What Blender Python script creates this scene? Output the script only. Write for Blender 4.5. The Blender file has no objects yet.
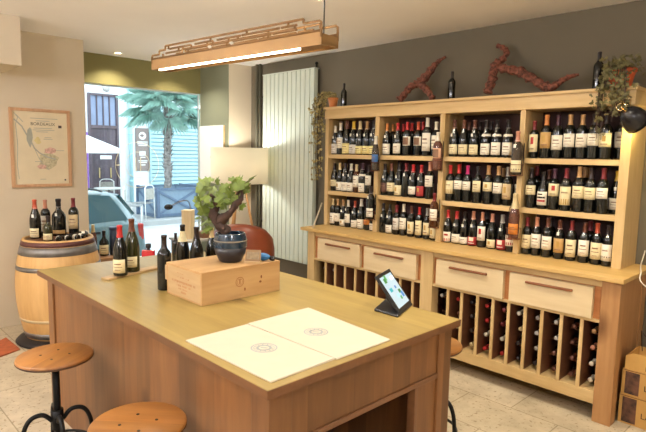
import bpy, bmesh, math, random
from mathutils import Vector, Matrix, Euler
random.seed(7)
SC = bpy.context.scene
COL = SC.collection
PI = math.pi

# ---------------------------------------------------------------- camera geometry (used to read positions off the photograph)
def _n(v): return v.normalized()
F, CX, CY, CAMZ = 538.0, 323.0, 216.0, 1.65
_nx = _n(Vector((-203-CX, -(144-CY), -F))); _y = _n(Vector((880-CX, -(164-CY), -F))); _x = -_nx
_m = _n(_x+_y); _k = _n(_x-_y)
AX = (_m+_k)/math.sqrt(2); AY = (_m-_k)/math.sqrt(2); AZ = AX.cross(AY)
ROT = Matrix((AX, AY, AZ))
CAM = Vector((0, 0, CAMZ))
def ray(px, py): return ROT @ Vector((px-CX, -(py-CY), -F))
def on_y(px, py, Y): r = ray(px, py); return CAM + r*(Y/r.y)
def on_x(px, py, X): r = ray(px, py); return CAM + r*(X/r.x)
def on_z(px, py, Z): r = ray(px, py); return CAM + r*((Z-CAMZ)/r.z)

# ---------------------------------------------------------------- materials
def lin(h):
    h = h.lstrip('#'); o = []
    for i in (0, 2, 4):
        c = int(h[i:i+2], 16)/255
        o.append(c/12.92 if c <= .04045 else ((c+.055)/1.055)**2.4)
    return (*o, 1)
MATS = {}
def base(name):
    m = bpy.data.materials.new(name); m.use_nodes = True
    nt = m.node_tree; b = nt.nodes['Principled BSDF']
    return m, nt, b
def mat(name, col, rough=.5, metal=0, spec=.5, trans=0, emit=None, es=0, noise=.08, nscale=12, bump=0, coat=0):
    if name in MATS: return MATS[name]
    m, nt, b = base(name); c = lin(col)
    b.inputs['Roughness'].default_value = rough; b.inputs['Metallic'].default_value = metal
    b.inputs['Specular IOR Level'].default_value = spec
    if trans: b.inputs['Transmission Weight'].default_value = trans
    if coat: b.inputs['Coat Weight'].default_value = coat; b.inputs['Coat Roughness'].default_value = .05
    if emit: b.inputs['Emission Color'].default_value = lin(emit); b.inputs['Emission Strength'].default_value = es
    if noise:
        t = nt.nodes.new('ShaderNodeTexCoord'); n = nt.nodes.new('ShaderNodeTexNoise'); n.inputs['Scale'].default_value = nscale
        n.inputs['Detail'].default_value = 4
        r = nt.nodes.new('ShaderNodeValToRGB')
        r.color_ramp.elements[0].color = tuple(x*(1-noise*1.6) for x in c[:3])+(1,); r.color_ramp.elements[0].position = .3
        r.color_ramp.elements[1].color = tuple(min(1, x*(1+noise)) for x in c[:3])+(1,); r.color_ramp.elements[1].position = .7
        nt.links.new(t.outputs['Object'], n.inputs['Vector']); nt.links.new(n.outputs['Fac'], r.inputs['Fac']); nt.links.new(r.outputs['Color'], b.inputs['Base Color'])
        if bump:
            bp = nt.nodes.new('ShaderNodeBump'); bp.inputs['Strength'].default_value = bump; bp.inputs['Distance'].default_value = .01
            nt.links.new(n.outputs['Fac'], bp.inputs['Height']); nt.links.new(bp.outputs['Normal'], b.inputs['Normal'])
    else: b.inputs['Base Color'].default_value = c
    MATS[name] = m; return m
def wood(name, dark, light, grain='x', rough=.45, plank=None, plank_w=.14, scale=9, stretch=9, knots=0, contrast=.5, pvar=.25):
    """grain runs along one axis; plank = axis across which boards change"""
    if name in MATS: return MATS[name]
    m, nt, b = base(name); N = nt.nodes.new; L = nt.links.new
    b.inputs['Roughness'].default_value = rough
    t = N('ShaderNodeTexCoord'); mp = N('ShaderNodeMapping')
    s = [scale]*3; s['xyz'.index(grain)] = scale/stretch; mp.inputs['Scale'].default_value = s
    vec = t.outputs['Object']
    wn = None
    if plank:
        sp = N('ShaderNodeSeparateXYZ'); L(vec, sp.inputs[0])
        dv = N('ShaderNodeMath'); dv.operation = 'DIVIDE'; dv.inputs[1].default_value = plank_w; L(sp.outputs['XYZ'.index(plank.upper())], dv.inputs[0])
        fl = N('ShaderNodeMath'); fl.operation = 'FLOOR'; L(dv.outputs[0], fl.inputs[0])
        wn = N('ShaderNodeTexWhiteNoise'); wn.noise_dimensions = '1D'; L(fl.outputs[0], wn.inputs['W'])
        ad = N('ShaderNodeVectorMath'); ad.operation = 'ADD'; L(vec, ad.inputs[0])
        sc = N('ShaderNodeVectorMath'); sc.operation = 'SCALE'; sc.inputs['Scale'].default_value = 7; L(wn.outputs['Color'], sc.inputs[0]); L(sc.outputs[0], ad.inputs[1])
        vec = ad.outputs[0]
    L(vec, mp.inputs['Vector'])
    n1 = N('ShaderNodeTexNoise'); n1.inputs['Scale'].default_value = 1; n1.inputs['Detail'].default_value = 6; n1.inputs['Distortion'].default_value = 1.2; L(mp.outputs[0], n1.inputs['Vector'])
    n2 = N('ShaderNodeTexNoise'); n2.inputs['Scale'].default_value = 6; n2.inputs['Detail'].default_value = 3; L(mp.outputs[0], n2.inputs['Vector'])
    mx = N('ShaderNodeMath'); mx.operation = 'MULTIPLY_ADD'; mx.inputs[1].default_value = .35; L(n2.outputs['Fac'], mx.inputs[0])
    m2 = N('ShaderNodeMath'); m2.operation = 'MULTIPLY'; m2.inputs[1].default_value = .65; L(n1.outputs['Fac'], m2.inputs[0]); L(m2.outputs[0], mx.inputs[2])
    r = N('ShaderNodeValToRGB'); r.color_ramp.elements[0].color = lin(dark); r.color_ramp.elements[1].color = lin(light)
    r.color_ramp.elements[0].position = .5-contrast*.32; r.color_ramp.elements[1].position = .5+contrast*.32
    L(mx.outputs[0], r.inputs['Fac']); out = r.outputs['Color']
    if wn:
        hs = N('ShaderNodeHueSaturation'); mr = N('ShaderNodeMapRange'); mr.inputs['To Min'].default_value = 1-pvar; mr.inputs['To Max'].default_value = 1+pvar*.6
        L(wn.outputs['Value'], mr.inputs['Value']); L(mr.outputs[0], hs.inputs['Value']); L(out, hs.inputs['Color']); out = hs.outputs['Color']
    if knots:
        mk = N('ShaderNodeMapping'); ks = [knots]*3; ks['xyz'.index(grain)] = knots*.6; mk.inputs['Scale'].default_value = ks; L(vec, mk.inputs['Vector'])
        v = N('ShaderNodeTexVoronoi'); v.inputs['Scale'].default_value = 1; L(mk.outputs[0], v.inputs['Vector'])
        kr = N('ShaderNodeValToRGB'); kr.color_ramp.elements[0].position = .05; kr.color_ramp.elements[0].color = (.25, .17, .12, 1); kr.color_ramp.elements[1].position = .17; kr.color_ramp.elements[1].color = (1, 1, 1, 1)
        L(v.outputs['Distance'], kr.inputs['Fac'])
        mm = N('ShaderNodeMix'); mm.data_type = 'RGBA'; mm.blend_type = 'MULTIPLY'; mm.inputs['Factor'].default_value = .8
        L(out, mm.inputs['A']); L(kr.outputs['Color'], mm.inputs['B']); out = mm.outputs['Result']
    L(out, b.inputs['Base Color'])
    MATS[name] = m; return m

# ---------------------------------------------------------------- mesh builder
def catmull(pts, n=6):
    P = [Vector(p) for p in pts]; out = []
    for i in range(len(P)-1):
        p0 = P[max(i-1, 0)]; p1 = P[i]; p2 = P[i+1]; p3 = P[min(i+2, len(P)-1)]
        for j in range(n):
            t = j/n
            out.append(.5*((2*p1)+(p2-p0)*t+(2*p0-5*p1+4*p2-p3)*t*t+(3*p1-p0-3*p2+p3)*t**3))
    out.append(P[-1]); return out
class MB:
    def __init__(s): s.v = []; s.f = []; s.mi = []; s.sm = []; s.cur = 0
    def add(s, vs, fs, smooth=False):
        o = len(s.v); s.v += [tuple(v) for v in vs]
        for f in fs: s.f.append([i+o for i in f]); s.mi.append(s.cur); s.sm.append(smooth)
        return s
    def box(s, x0, x1, y0, y1, z0, z1, M=None):
        vs = [Vector((x, y, z)) for z in (z0, z1) for y in (y0, y1) for x in (x0, x1)]
        if M: vs = [M @ v for v in vs]
        return s.add(vs, [(0, 2, 3, 1), (4, 5, 7, 6), (0, 1, 5, 4), (2, 6, 7, 3), (0, 4, 6, 2), (1, 3, 7, 5)])
    def lathe(s, prof, n=20, c=(0, 0, 0), a0=0, a1=2*PI, M=None, cap=True):
        full = abs(a1-a0-2*PI) < 1e-6; k = n if full else n+1; vs = []; fs = []
        for r, z in prof:
            for i in range(k):
                a = a0+(a1-a0)*i/n
                v = Vector((c[0]+r*math.cos(a), c[1]+r*math.sin(a), c[2]+z)); vs.append(M @ v if M else v)
        for j in range(len(prof)-1):
            for i in range(n):
                i2 = (i+1) % k if full else i+1
                fs.append((j*k+i, j*k+i2, (j+1)*k+i2, (j+1)*k+i))
        if full and cap:
            if prof[0][0] > 1e-5: fs.append(tuple(range(k-1, -1, -1)))
            if prof[-1][0] > 1e-5: fs.append(tuple((len(prof)-1)*k+i for i in range(k)))
        return s.add(vs, fs, True)
    def cyl(s, r, z0, z1, n=20, c=(0, 0, 0), M=None):
        k = n; vs = []
        for z in (z0, z1):
            for i in range(k):
                a = 2*PI*i/k; v = Vector((c[0]+r*math.cos(a), c[1]+r*math.sin(a), c[2]+z)); vs.append(M @ v if M else v)
        o = [(i, (i+1) % k, k+(i+1) % k, k+i) for i in range(k)]
        s.add(vs, o, True)
        b = len(s.v)-2*k
        s.f.append([b+i for i in range(k-1, -1, -1)]); s.f.append([b+k+i for i in range(k)]); s.mi += [s.cur]*2; s.sm += [False]*2
        return s
    def tube(s, pts, r, n=8, closed=False, jitter=0):
        P = [Vector(p) for p in pts]; m = len(P); R = r if isinstance(r, (list, tuple)) else [r]*m
        up = Vector((0, 0, 1)); vs = []; prev = None
        for i in range(m):
            d = (P[(i+1) % m]-P[i-1]) if closed else (P[min(i+1, m-1)]-P[max(i-1, 0)])
            d = d.normalized() if d.length > 1e-9 else Vector((0, 0, 1))
            if prev is None:
                u = d.cross(up)
                if u.length < .05: u = d.cross(Vector((1, 0, 0)))
                u.normalize()
            else:
                u = prev - d*prev.dot(d); u = u.normalized() if u.length > 1e-6 else prev
            prev = u; w = d.cross(u)
            for k in range(n):
                a = 2*PI*k/n; rr = R[i]*(1+random.uniform(-jitter, jitter))
                vs.append(P[i]+(u*math.cos(a)+w*math.sin(a))*rr)
        fs = []
        for i in range(m if closed else m-1):
            i2 = (i+1) % m
            for k in range(n): fs.append((i*n+k, i*n+(k+1) % n, i2*n+(k+1) % n, i2*n+k))
        if not closed: fs += [tuple(range(n-1, -1, -1)), tuple((m-1)*n+k for k in range(n))]
        return s.add(vs, fs, True)
    def sphere(s, c, r, n=12, m=8, sc=(1, 1, 1)):
        prof = [(r*math.sin(PI*j/m), -r*math.cos(PI*j/m)) for j in range(m+1)]
        M = Matrix.Translation(c) @ Matrix.Diagonal((*sc, 1))
        prof[0] = (1e-6, -r); prof[-1] = (1e-6, r)
        return s.lathe(prof, n, M=M, cap=False)
    def prism(s, poly, z0, z1, M=None):
        k = len(poly); vs = [Vector((p[0], p[1], z)) for z in (z0, z1) for p in poly]
        if M: vs = [M @ v for v in vs]
        return s.add(vs, [tuple(range(k-1, -1, -1)), tuple(range(k, 2*k))]+[(i, (i+1) % k, k+(i+1) % k, k+i) for i in range(k)])
    def mesh(s, name, mats):
        me = bpy.data.meshes.new(name); me.from_pydata(s.v, [], s.f)
        for m in (mats if isinstance(mats, (list, tuple)) else [mats]): me.materials.append(m)
        me.polygons.foreach_set('material_index', s.mi); me.polygons.foreach_set('use_smooth', s.sm)
        me.validate(); me.update()
        return me
    def build(s, name, mats, parent=None, bevel=0, loc=None):
        o = link(name, s.mesh(name, mats), parent)
        if loc: o.location = loc
        if bevel:
            b = o.modifiers.new('bevel', 'BEVEL'); b.width = bevel; b.segments = 2; b.limit_method = 'ANGLE'
        return o
def link(name, data, parent=None):
    o = bpy.data.objects.new(name, data); COL.objects.link(o)
    if parent: o.parent = parent
    return o
def thing(name, label, cat, loc=(0, 0, 0), rz=0, group=None):
    o = link(name, None); o.empty_display_size = .1; o.location = loc; o.rotation_euler = (0, 0, rz)
    return tag(o, label, cat, group)
def tag(o, label, cat, group=None):
    o['label'] = label; o['category'] = cat
    if group: o['group'] = group
    return o
def struct(o): o['kind'] = 'structure'; return o
def text(name, body, size, material, parent, M, align='CENTER', depth=.0004):
    cu = bpy.data.curves.new(name, 'FONT'); cu.body = body; cu.size = size; cu.align_x = align; cu.align_y = 'CENTER'; cu.extrude = depth
    t = bpy.data.objects.new(name, cu); COL.objects.link(t)
    bpy.context.view_layer.update()
    me = bpy.data.meshes.new_from_object(t.evaluated_get(bpy.context.evaluated_depsgraph_get()))
    bpy.data.objects.remove(t); bpy.data.curves.remove(cu)
    me.materials.clear(); me.materials.append(material)
    o = link(name, me, parent); o.matrix_local = M; return o

# ================================================================ MATERIAL LIST
OAK = wood('light_oak_long', '#b5945e', '#d9be8c', 'x', contrast=.9, scale=8)
OAKV = wood('light_oak_upright', '#b5945e', '#d9be8c', 'z', contrast=.9, scale=8)
OAKD = wood('drawer_oak', '#c9b188', '#e2cfa8', 'x', contrast=.9, scale=7)
OAKY = wood('oak_depth', '#a5824f', '#c4a470', 'y', contrast=.9, scale=8)
POSTW = wood('post_oak', '#95683e', '#b98d5e', 'z', contrast=.9, scale=8, knots=2.2)
CNTR = wood('counter_oak', '#b8934f', '#d6b377', 'x', contrast=.9, scale=8, plank='y', plank_w=.15, pvar=.06)
HANDLE = wood('walnut_handle', '#6b3d22', '#8f5a38', 'x', contrast=.9)
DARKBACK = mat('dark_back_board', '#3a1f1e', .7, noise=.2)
ITOP = wood('island_top_wood', '#8a7440', '#ad9455', 'x', rough=.38, contrast=.9, scale=7, plank='y', plank_w=.17, knots=1.5, pvar=.1)
IBODY = wood('island_plank_wood', '#5a3820', '#8c5f36', 'z', contrast=.85, scale=6, plank='x', plank_w=.13, knots=3.2, pvar=.32)
IBODYY = wood('island_end_plank_wood', '#5a3820', '#8c5f36', 'z', contrast=.85, scale=6, plank='y', plank_w=.12, knots=3.2, pvar=.3)
IRAIL = wood('island_rail_wood', '#5f3d26', '#7d5436', 'y', contrast=.9, scale=9)
IEDGE = wood('island_edge_wood', '#5c3a22', '#7a5130', 'x', contrast=.9, scale=9)
STOOLW = wood('stool_seat_wood', '#7d4a20', '#b97f40', 'x', rough=.35, contrast=.9, scale=9, plank='y', plank_w=.19, pvar=.4)
CRATEW = wood('pine_crate_wood', '#a98050', '#c9a574', 'y', rough=.55, contrast=.9, scale=9, knots=3.2)
CRATEX = wood('pine_crate_end_wood', '#b09168', '#c9ad84', 'x', rough=.6, contrast=.9, scale=9)
BARRELW = wood('barrel_stave_wood', '#b58a50', '#dcb47a', 'z', rough=.55, contrast=.9, scale=6)
PALEW = wood('pale_box_wood', '#cdb488', '#e2cda6', 'z', rough=.6)
BLACKM = mat('black_iron', '#141416', .45, .6, noise=.1)
BLACKP = mat('black_plastic', '#1b1a1c', .4, noise=.05)
GREYM = mat('galvanised_steel', '#7d7a78', .45, .7, noise=.15)
COPPER = mat('copper_wire', '#7a4a34', .4, .8, noise=.05)
GOLD = mat('brass_sheet', '#8f6c3e', .42, .5, noise=.05)
GOLDIN = mat('brass_fretwork', '#7d5c36', .5, .4, noise=.05)
PAPER = mat('cream_paper', '#c9bfab', .7, noise=.02)
WHITE = mat('white_paint', '#e8e6e0', .5, noise=.02)
STEMW = mat('gnarled_bark', '#412c22', .8, noise=.35, nscale=40, bump=.6)
VINEW = mat('old_vine_wood', '#784636', .8, noise=.5, nscale=45, bump=1.0)
LEAFG = mat('vine_leaf', '#65782a', .5, noise=.22, nscale=25)
IVY = mat('ivy_leaf', '#686138', .6, noise=.35, nscale=20)
IVYP = mat('pale_trailing_leaf', '#a79a62', .6, noise=.3, nscale=20)
TERRA = mat('terracotta', '#d2854a', .7, noise=.12)
LEATHER = mat('rust_leather', '#7a3a22', .38, noise=.12, nscale=8)

# ================================================================ ROOM
CEIL = 2.70; WY = 4.08; WX = -5.5; GX = -6.12
m, nt, b = base('travertine_floor'); N = nt.nodes.new; L = nt.links.new
t = N('ShaderNodeTexCoord'); mp = N('ShaderNodeMapping'); mp.inputs['Rotation'].default_value = (0, 0, 0.0); L(t.outputs['Object'], mp.inputs['Vector'])
br = N('ShaderNodeTexBrick'); br.inputs['Scale'].default_value = 1; br.inputs['Brick Width'].default_value = .62; br.inputs['Row Height'].default_value = .41
br.inputs['Mortar Size'].default_value = .004; br.inputs['Color1'].default_value = lin('#cdc0a8'); br.inputs['Color2'].default_value = lin('#bfb196'); br.inputs['Mortar'].default_value = lin('#9a8b70'); L(mp.outputs[0], br.inputs['Vector'])
n = N('ShaderNodeTexNoise'); n.inputs['Scale'].default_value = 5; n.inputs['Detail'].default_value = 8; n.inputs['Roughness'].default_value = .7; L(t.outputs['Object'], n.inputs['Vector'])
r = N('ShaderNodeValToRGB'); r.color_ramp.elements[0].position = .3; r.color_ramp.elements[0].color = (.6, .58, .55, 1); r.color_ramp.elements[1].position = .62; r.color_ramp.elements[1].color = (1, 1, 1, 1); L(n.outputs['Fac'], r.inputs['Fac'])
mm = N('ShaderNodeMix'); mm.data_type = 'RGBA'; mm.blend_type = 'MULTIPLY'; mm.inputs['Factor'].default_value = .8; L(br.outputs['Color'], mm.inputs['A']); L(r.outputs['Color'], mm.inputs['B'])
n2 = N('ShaderNodeTexNoise'); n2.inputs['Scale'].default_value = 38; n2.inputs['Detail'].default_value = 3; L(t.outputs['Object'], n2.inputs['Vector'])
r2 = N('ShaderNodeValToRGB'); r2.color_ramp.elements[0].position = .33; r2.color_ramp.elements[0].color = (.5, .42, .33, 1); r2.color_ramp.elements[1].position = .40; r2.color_ramp.elements[1].color = (1, 1, 1, 1); L(n2.outputs['Fac'], r2.inputs['Fac'])
m3 = N('ShaderNodeMix'); m3.data_type = 'RGBA'; m3.blend_type = 'MULTIPLY'; m3.inputs['Factor'].default_value = .8; L(mm.outputs['Result'], m3.inputs['A']); L(r2.outputs['Color'], m3.inputs['B'])
L(m3.outputs['Result'], b.inputs['Base Color']); b.inputs['Roughness'].default_value = .45
FLOORM = m
CREAM = mat('cream_wall_paint', '#d2c4ab', .85, noise=.02, nscale=3)
OLIVE = mat('olive_wall_paint', '#696253', .85, noise=.03, nscale=3)
OLIVED = mat('window_bay_olive_paint', '#777044', .85, noise=.03, nscale=3)
CEILM = mat('ceiling_paint', '#f2eee9', .9, noise=.01, nscale=3)
REVEAL = mat('sage_wall_paint', '#82856f', .85, noise=.02, nscale=3)
def sbox(name, x0, x1, y0, y1, z0, z1, m): return struct(MB().box(x0, x1, y0, y1, z0, z1).build(name, m))
sbox('floor', -6.3, 2.6, -3.1, 4.2, -.12, 0, FLOORM)
sbox('ceiling', -6.3, 2.6, -3.1, 4.2, CEIL, CEIL+.12, CEILM)
sbox('wall_back', -5.5, 2.6, WY, WY+.12, 0, CEIL, OLIVE)
sbox('wall_left', -6.3, WX, -3.1, 2.062, 0, CEIL, CREAM)
sbox('wall_right', 2.5, 2.6, -3.0, WY, 0, CEIL, CREAM)
sbox('wall_front', -5.5, 2.6, -3.1, -3.0, 0, CEIL, CREAM)
sbox('wall_pillar', -6.15, WX, 3.75, 4.2, 0, CEIL, CREAM)
sbox('wall_reveal', -6.12, WX-.004, 3.738, 3.75, 0, CEIL, REVEAL)
sbox('wall_window', -6.3, GX, 2.02, 3.738, 2.378, CEIL, OLIVED)
sbox('trim_1', -5.5, -4.93, -3.0, 1.355, 2.315, CEIL, CREAM)      # boxed-in beam along the left wall
sbox('trim_2', -6.3, -6.06, 2.02, 3.738, 0, .12, OLIVED)          # low sill
# shop window
gm, nt, b = base('window_glass'); nt.nodes.remove(b)
tr = nt.nodes.new('ShaderNodeBsdfTransparent'); tr.inputs['Color'].default_value = (.95, .985, 1, 1)
gl = nt.nodes.new('ShaderNodeBsdfGlossy'); gl.inputs['Roughness'].default_value = .02
fr = nt.nodes.new('ShaderNodeFresnel'); fr.inputs['IOR'].default_value = 1.35
ms = nt.nodes.new('ShaderNodeMixShader'); nt.links.new(fr.outputs[0], ms.inputs[0]); nt.links.new(tr.outputs[0], ms.inputs[1]); nt.links.new(gl.outputs[0], ms.inputs[2])
nt.links.new(ms.outputs[0], nt.nodes['Material Output'].inputs['Surface'])
win = struct(link('window_1', None)); win.location = (GX, 2.88, 0)
W2 = MB()
W2.box(-.06, -.02, -.86, -.82, .12, 2.378); W2.box(-.05, -.025, .84, .855, .12, 2.378); W2.box(-.06, -.02, -.82, .84, .12, .16); W2.box(-.06, -.02, -.82, .84, 2.362, 2.378)
W2.build('window_frame', mat('pale_window_frame', '#c9d6d6', .4, noise=.02), win)
MB().box(-.045, -.037, -.82, .84, .16, 2.362).build('pane', gm, win)
# round emblem applied to the glass
dm = mat('cream_window_film', '#e2dcc0', .6, noise=.02)
D = MB(); c0 = on_x(138, 165, GX-.03)
def ring(mb, cy, cz, ro, ri, x0, x1, a0=0, a1=2*PI, n=48):
    vs = []; fs = []
    for i in range(n+1):
        a = a0+(a1-a0)*i/n
        for rr in (ro, ri):
            for x in (x0, x1): vs.append((x, cy+rr*math.cos(a), cz+rr*math.sin(a)))
    for i in range(n):
        o = i*4
        fs += [(o, o+4, o+5, o+1), (o+2, o+3, o+7, o+6), (o, o+2, o+6, o+4), (o+1, o+5, o+7, o+3)]
    mb.add(vs, fs)
ring(D, c0.y-2.88, c0.z, .272, .265, -.036, -.034)
ring(D, c0.y-2.88, c0.z, .156, .150, -.036, -.034)
D.box(-.036, -.034, c0.y-2.88-.262, c0.y-2.88-.158, c0.z-.006, c0.z+.006)
D.box(-.036, -.034, c0.y-2.88-.03, c0.y-2.88-.02, c0.z-.08, c0.z+.09)
D.box(-.036, -.034, c0.y-2.88+.03, c0.y-2.88+.04, c0.z-.08, c0.z+.09)
D.build('round_emblem', dm, win)

# ================================================================ MAP ON LEFT WALL
mp_ = thing('framed_map', 'framed vineyard map in pale wood frame hanging on the cream wall above the barrel', 'picture', (WX, 1.645, 1.29))
fw = .0275; FM = MB(); hw = .2625; hh = .725
FM.box(0, .022, -hw, hw, 0, fw); FM.box(0, .022, -hw, hw, hh-fw, hh); FM.box(0, .022, -hw, -hw+fw, fw, hh-fw); FM.box(0, .022, hw-fw, hw, fw, hh-fw)
FM.build('frame', wood('pale_pink_frame_wood', '#b58a66', '#cfa680', 'z'), mp_, bevel=.002)
MB().box(.004, .01, -hw+fw, hw-fw, fw, hh-fw).build('map_sheet', mat('map_paper', '#ded0b0', .7, noise=.03, nscale=8), mp_)
INK = mat('map_ink', '#4b443c', .8, noise=0); INKG = mat('map_river_grey', '#a9a99c', .8, noise=.1); INKP = mat('map_vineyard_pink', '#d3aa9a', .8, noise=.2, nscale=60); INKN = mat('map_vineyard_green', '#c2b896', .8, noise=.2, nscale=60); INKY = mat('map_vineyard_yellow', '#d6c68c', .8, noise=.1)
MT = Matrix(((0, 0, 1, .0105), (1, 0, 0, 0), (0, 1, 0, 0), (0, 0, 0, 1)))
def tx(body, size, y, z, m=INK): return text('lettering', body, size, m, mp_, Matrix.Translation((.0108, y, z)) @ Matrix(((0, 0, 1, 0), (1, 0, 0, 0), (0, 1, 0, 0), (0, 0, 0, 1))))
tx('BORDEAUX', .04, .02, .585)
def blob(name, pts, m, x=.0102, w=None):
    mb = MB(); k = len(pts)
    mb.add([(x, p[0], p[1]) for p in pts]+[(x+.0006, p[0], p[1]) for p in pts], [tuple(range(k-1, -1, -1)), tuple(range(k, 2*k))]+[(i, (i+1) % k, k+(i+1) % k, k+i) for i in range(k)])
    return mb.build(name, m, mp_)
RIV = MB()
for pts, w in (([(-.22, .68), (-.19, .64), (-.21, .58), (-.2, .4), (-.21, .2), (-.2, .08)], .006), ([(-.22, .62), (-.16, .56), (-.13, .5), (-.09, .43), (-.06, .36), (-.02, .32), (.05, .28), (.12, .26)], .012), ([(-.2, .66), (-.15, .6)], .006), ([(-.06, .36), (-.03, .28), (.0, .22), (.06, .16)], .005)):
    for a, b_ in zip(pts, pts[1:]):
        a = Vector((0, *a)); b_ = Vector((0, *b_)); d = (b_-a).normalized(); nrm = Vector((0, -d.z, d.y))*w/2
        q = [a-nrm-d*w*.3, b_-nrm+d*w*.3, b_+nrm+d*w*.3, a+nrm-d*w*.3]
        RIV.add([v+Vector((.0102, 0, 0)) for v in q]+[v+Vector((.0107, 0, 0)) for v in q], [(3, 2, 1, 0), (4, 5, 6, 7), (0, 1, 5, 4), (1, 2, 6, 5), (2, 3, 7, 6), (3, 0, 4, 7)])
RIV.build('river_line', INKG, mp_)
def rb(cy, cz, ry, rz, n=14): return [(cy+ry*math.cos(2*PI*i/n)*random.uniform(.7, 1.15), cz+rz*math.sin(2*PI*i/n)*random.uniform(.7, 1.15)) for i in range(n)]
blob('pink_area', rb(.075, .34, .06, .035), INKP); blob('pink_area', rb(.0, .19, .045, .025), INKP); blob('green_area', rb(.06, .24, .1, .08), INKN, .0098)
blob('yellow_area', rb(-.03, .43, .03, .035), INKY); blob('green_area', rb(-.1, .46, .03, .09), INKG, .0099)
blob('stamp', [(.155, .555), (.185, .555), (.185, .58), (.155, .58)], INK); blob('stamp', [(.195, .055), (.21, .055), (.21, .07), (.195, .07)], INK)
for y0, y1, z in ((-.09, .15, .635), (-.04, .08, .612), (-.06, .1, .545), (-.07, .12, .528), (-.04, .06, .512), (.03, .09, .46), (.02, .1, .445), (-.12, -.07, .455), (.13, .2, .34), (-.06, .0, .235), (-.02, .03, .07)): MB().box(.0102, .0107, y0, y1, z, z+.005).build('small_print', INKG, mp_)

# ================================================================ RADIATOR, PIPE
RX0, RX1, RZ0, RZ1 = -5.15, -4.26, .42, 2.545
ra = thing('radiator', 'tall white vertical panel radiator on the olive wall beside the shelf unit', 'radiator', ((RX0+RX1)/2, WY, RZ0))
RADW = mat('radiator_enamel', '#ccd5c8', .4, noise=.01)
nf = 12; wv = (RX1-RX0)/nf; R_ = MB(); hw = (RX1-RX0)/2; H_ = RZ1-RZ0
for i in range(nf):
    x = -hw+i*wv; R_.box(x+.004, x+wv-.004, -.095, -.07, 0, H_)
R_.build('front_panel', RADW, ra, bevel=.004)
MB().box(-hw, hw, -.074, -.045, .0, H_).build('back_panel', RADW, ra)
MB().box(-hw-.005, hw+.005, -.098, -.03, H_, H_+.012).build('top_grille', RADW, ra)
BR = MB()
for x in (-.3, .3):
    for z in (.3, 1.8): BR.box(x-.02, x+.02, -.05, -.003, z, z+.06)
BR.build('wall_bracket', RADW, ra)
V = MB(); V.cyl(.012, 0, .05, 10, M=Matrix.Translation((hw-.02, -.05, H_+.005))); V.sphere((hw-.02, -.05, H_+.06), .018)
V.build('bleed_valve', BLACKM, ra)
MB().tube([(hw-.05, -.06, 0), (hw-.05, -.06, -RZ0+.001)], .011).build('feed_pipe', GREYM, ra); MB().tube([(-hw+.05, -.06, 0), (-hw+.05, -.06, -RZ0+.001)], .011).build('feed_pipe', GREYM, ra)
pp = MB()
pp.cyl(.019, 0, CEIL, 14, c=(-5.325, WY-.045, 0)); pp.cyl(.016, 0, CEIL, 14, c=(-5.27, WY-.04, 0))
for z in (.8, 2.3): pp.box(-5.35, -5.25, WY-.04, WY, z, z+.03)
tag(pp.build('heating_pipes', mat('olive_painted_pipe', '#5d5a4b', .5, noise=.03)), 'pair of olive painted heating pipes running up the wall left of the radiator', 'pipe')

# ================================================================ WINE SHELF UNIT
FY, LY, CT = 3.775, 3.50, .94           # upper front, lower front, counter top
SZ = [1.645, 1.285, CT]                 # shelf tops
UP = [(-3.864, -3.82), (-3.219, -3.172), (-2.529, -2.483), (-1.847, -1.806), (-1.165, -1.105)]
su = thing('wine_shelf_unit', 'large light oak wine dresser with open bottle shelves, four drawers and bottle bins', 'shelf unit', (-2.4, 4.0, 0))
def part(mb, name, m, parent=su, bevel=.003, off=(-2.4, 4.0, 0)):
    mb.v = [(v[0]-off[0], v[1]-off[1], v[2]-off[2]) for v in mb.v]; return mb.build(name, m, parent, bevel=bevel)
for i, (a, b_) in enumerate(UP): part(MB().box(a, b_, FY, WY-.005, CT, 1.995), 'side_panel' if i in (0, 4) else 'upright', OAKV)
for z in SZ[:2]:
    for i in range(4): part(MB().box(UP[i][1], UP[i+1][0], FY+.004, WY-.02, z-.038, z), 'shelf', OAK)
part(MB().box(-3.82, -1.165, WY-.02, WY-.006, CT, 1.995), 'back_board', DARKBACK, bevel=0)
CO = MB().box(-3.866, -1.097, FY-.012, WY-.005, 1.99, 2.10); part(CO, 'cornice', OAK)
part(MB().box(-3.872, -1.085, FY-.03, WY-.005, 2.082, 2.104), 'cornice_cap', OAK)
part(MB().box(-3.862, -.988, 3.455, WY-.005, CT-.028, CT), 'counter', CNTR)
for i, (a, b_) in enumerate(((-3.797, -3.705), (-2.466, -2.352), (-1.12, -1.012))): part(MB().box(a, b_, LY-.004, LY+.09, 0, CT-.028), 'front_post', POSTW if i == 2 else OAKV)
for a, b_ in ((-3.79, -3.71), (-1.10, -1.025)): part(MB().box(a, b_, 3.98, WY-.006, 0, CT-.028), 'rear_post', POSTW)
part(MB().box(-3.78, -3.755, LY+.09, 3.98, .1, CT-.028), 'end_panel', OAKY); part(MB().box(-1.06, -1.03, LY+.09, 3.98, .1, CT-.028), 'end_panel', POSTW)
SECT = ((-3.705, -2.466), (-2.352, -1.12))
bins_div = [[-3.555+.126*k for k in range(9)], [-2.213, -2.094, -1.962, -1.838, -1.719, -1.598, -1.482, -1.353, -1.225]]
DRW = [[(-3.645, -3.11), (-3.06, -2.505)], [(-2.315, -1.76), (-1.715, -1.165)]]
DN = ['leftmost', 'second', 'third', 'rightmost']
k = 0
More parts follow.
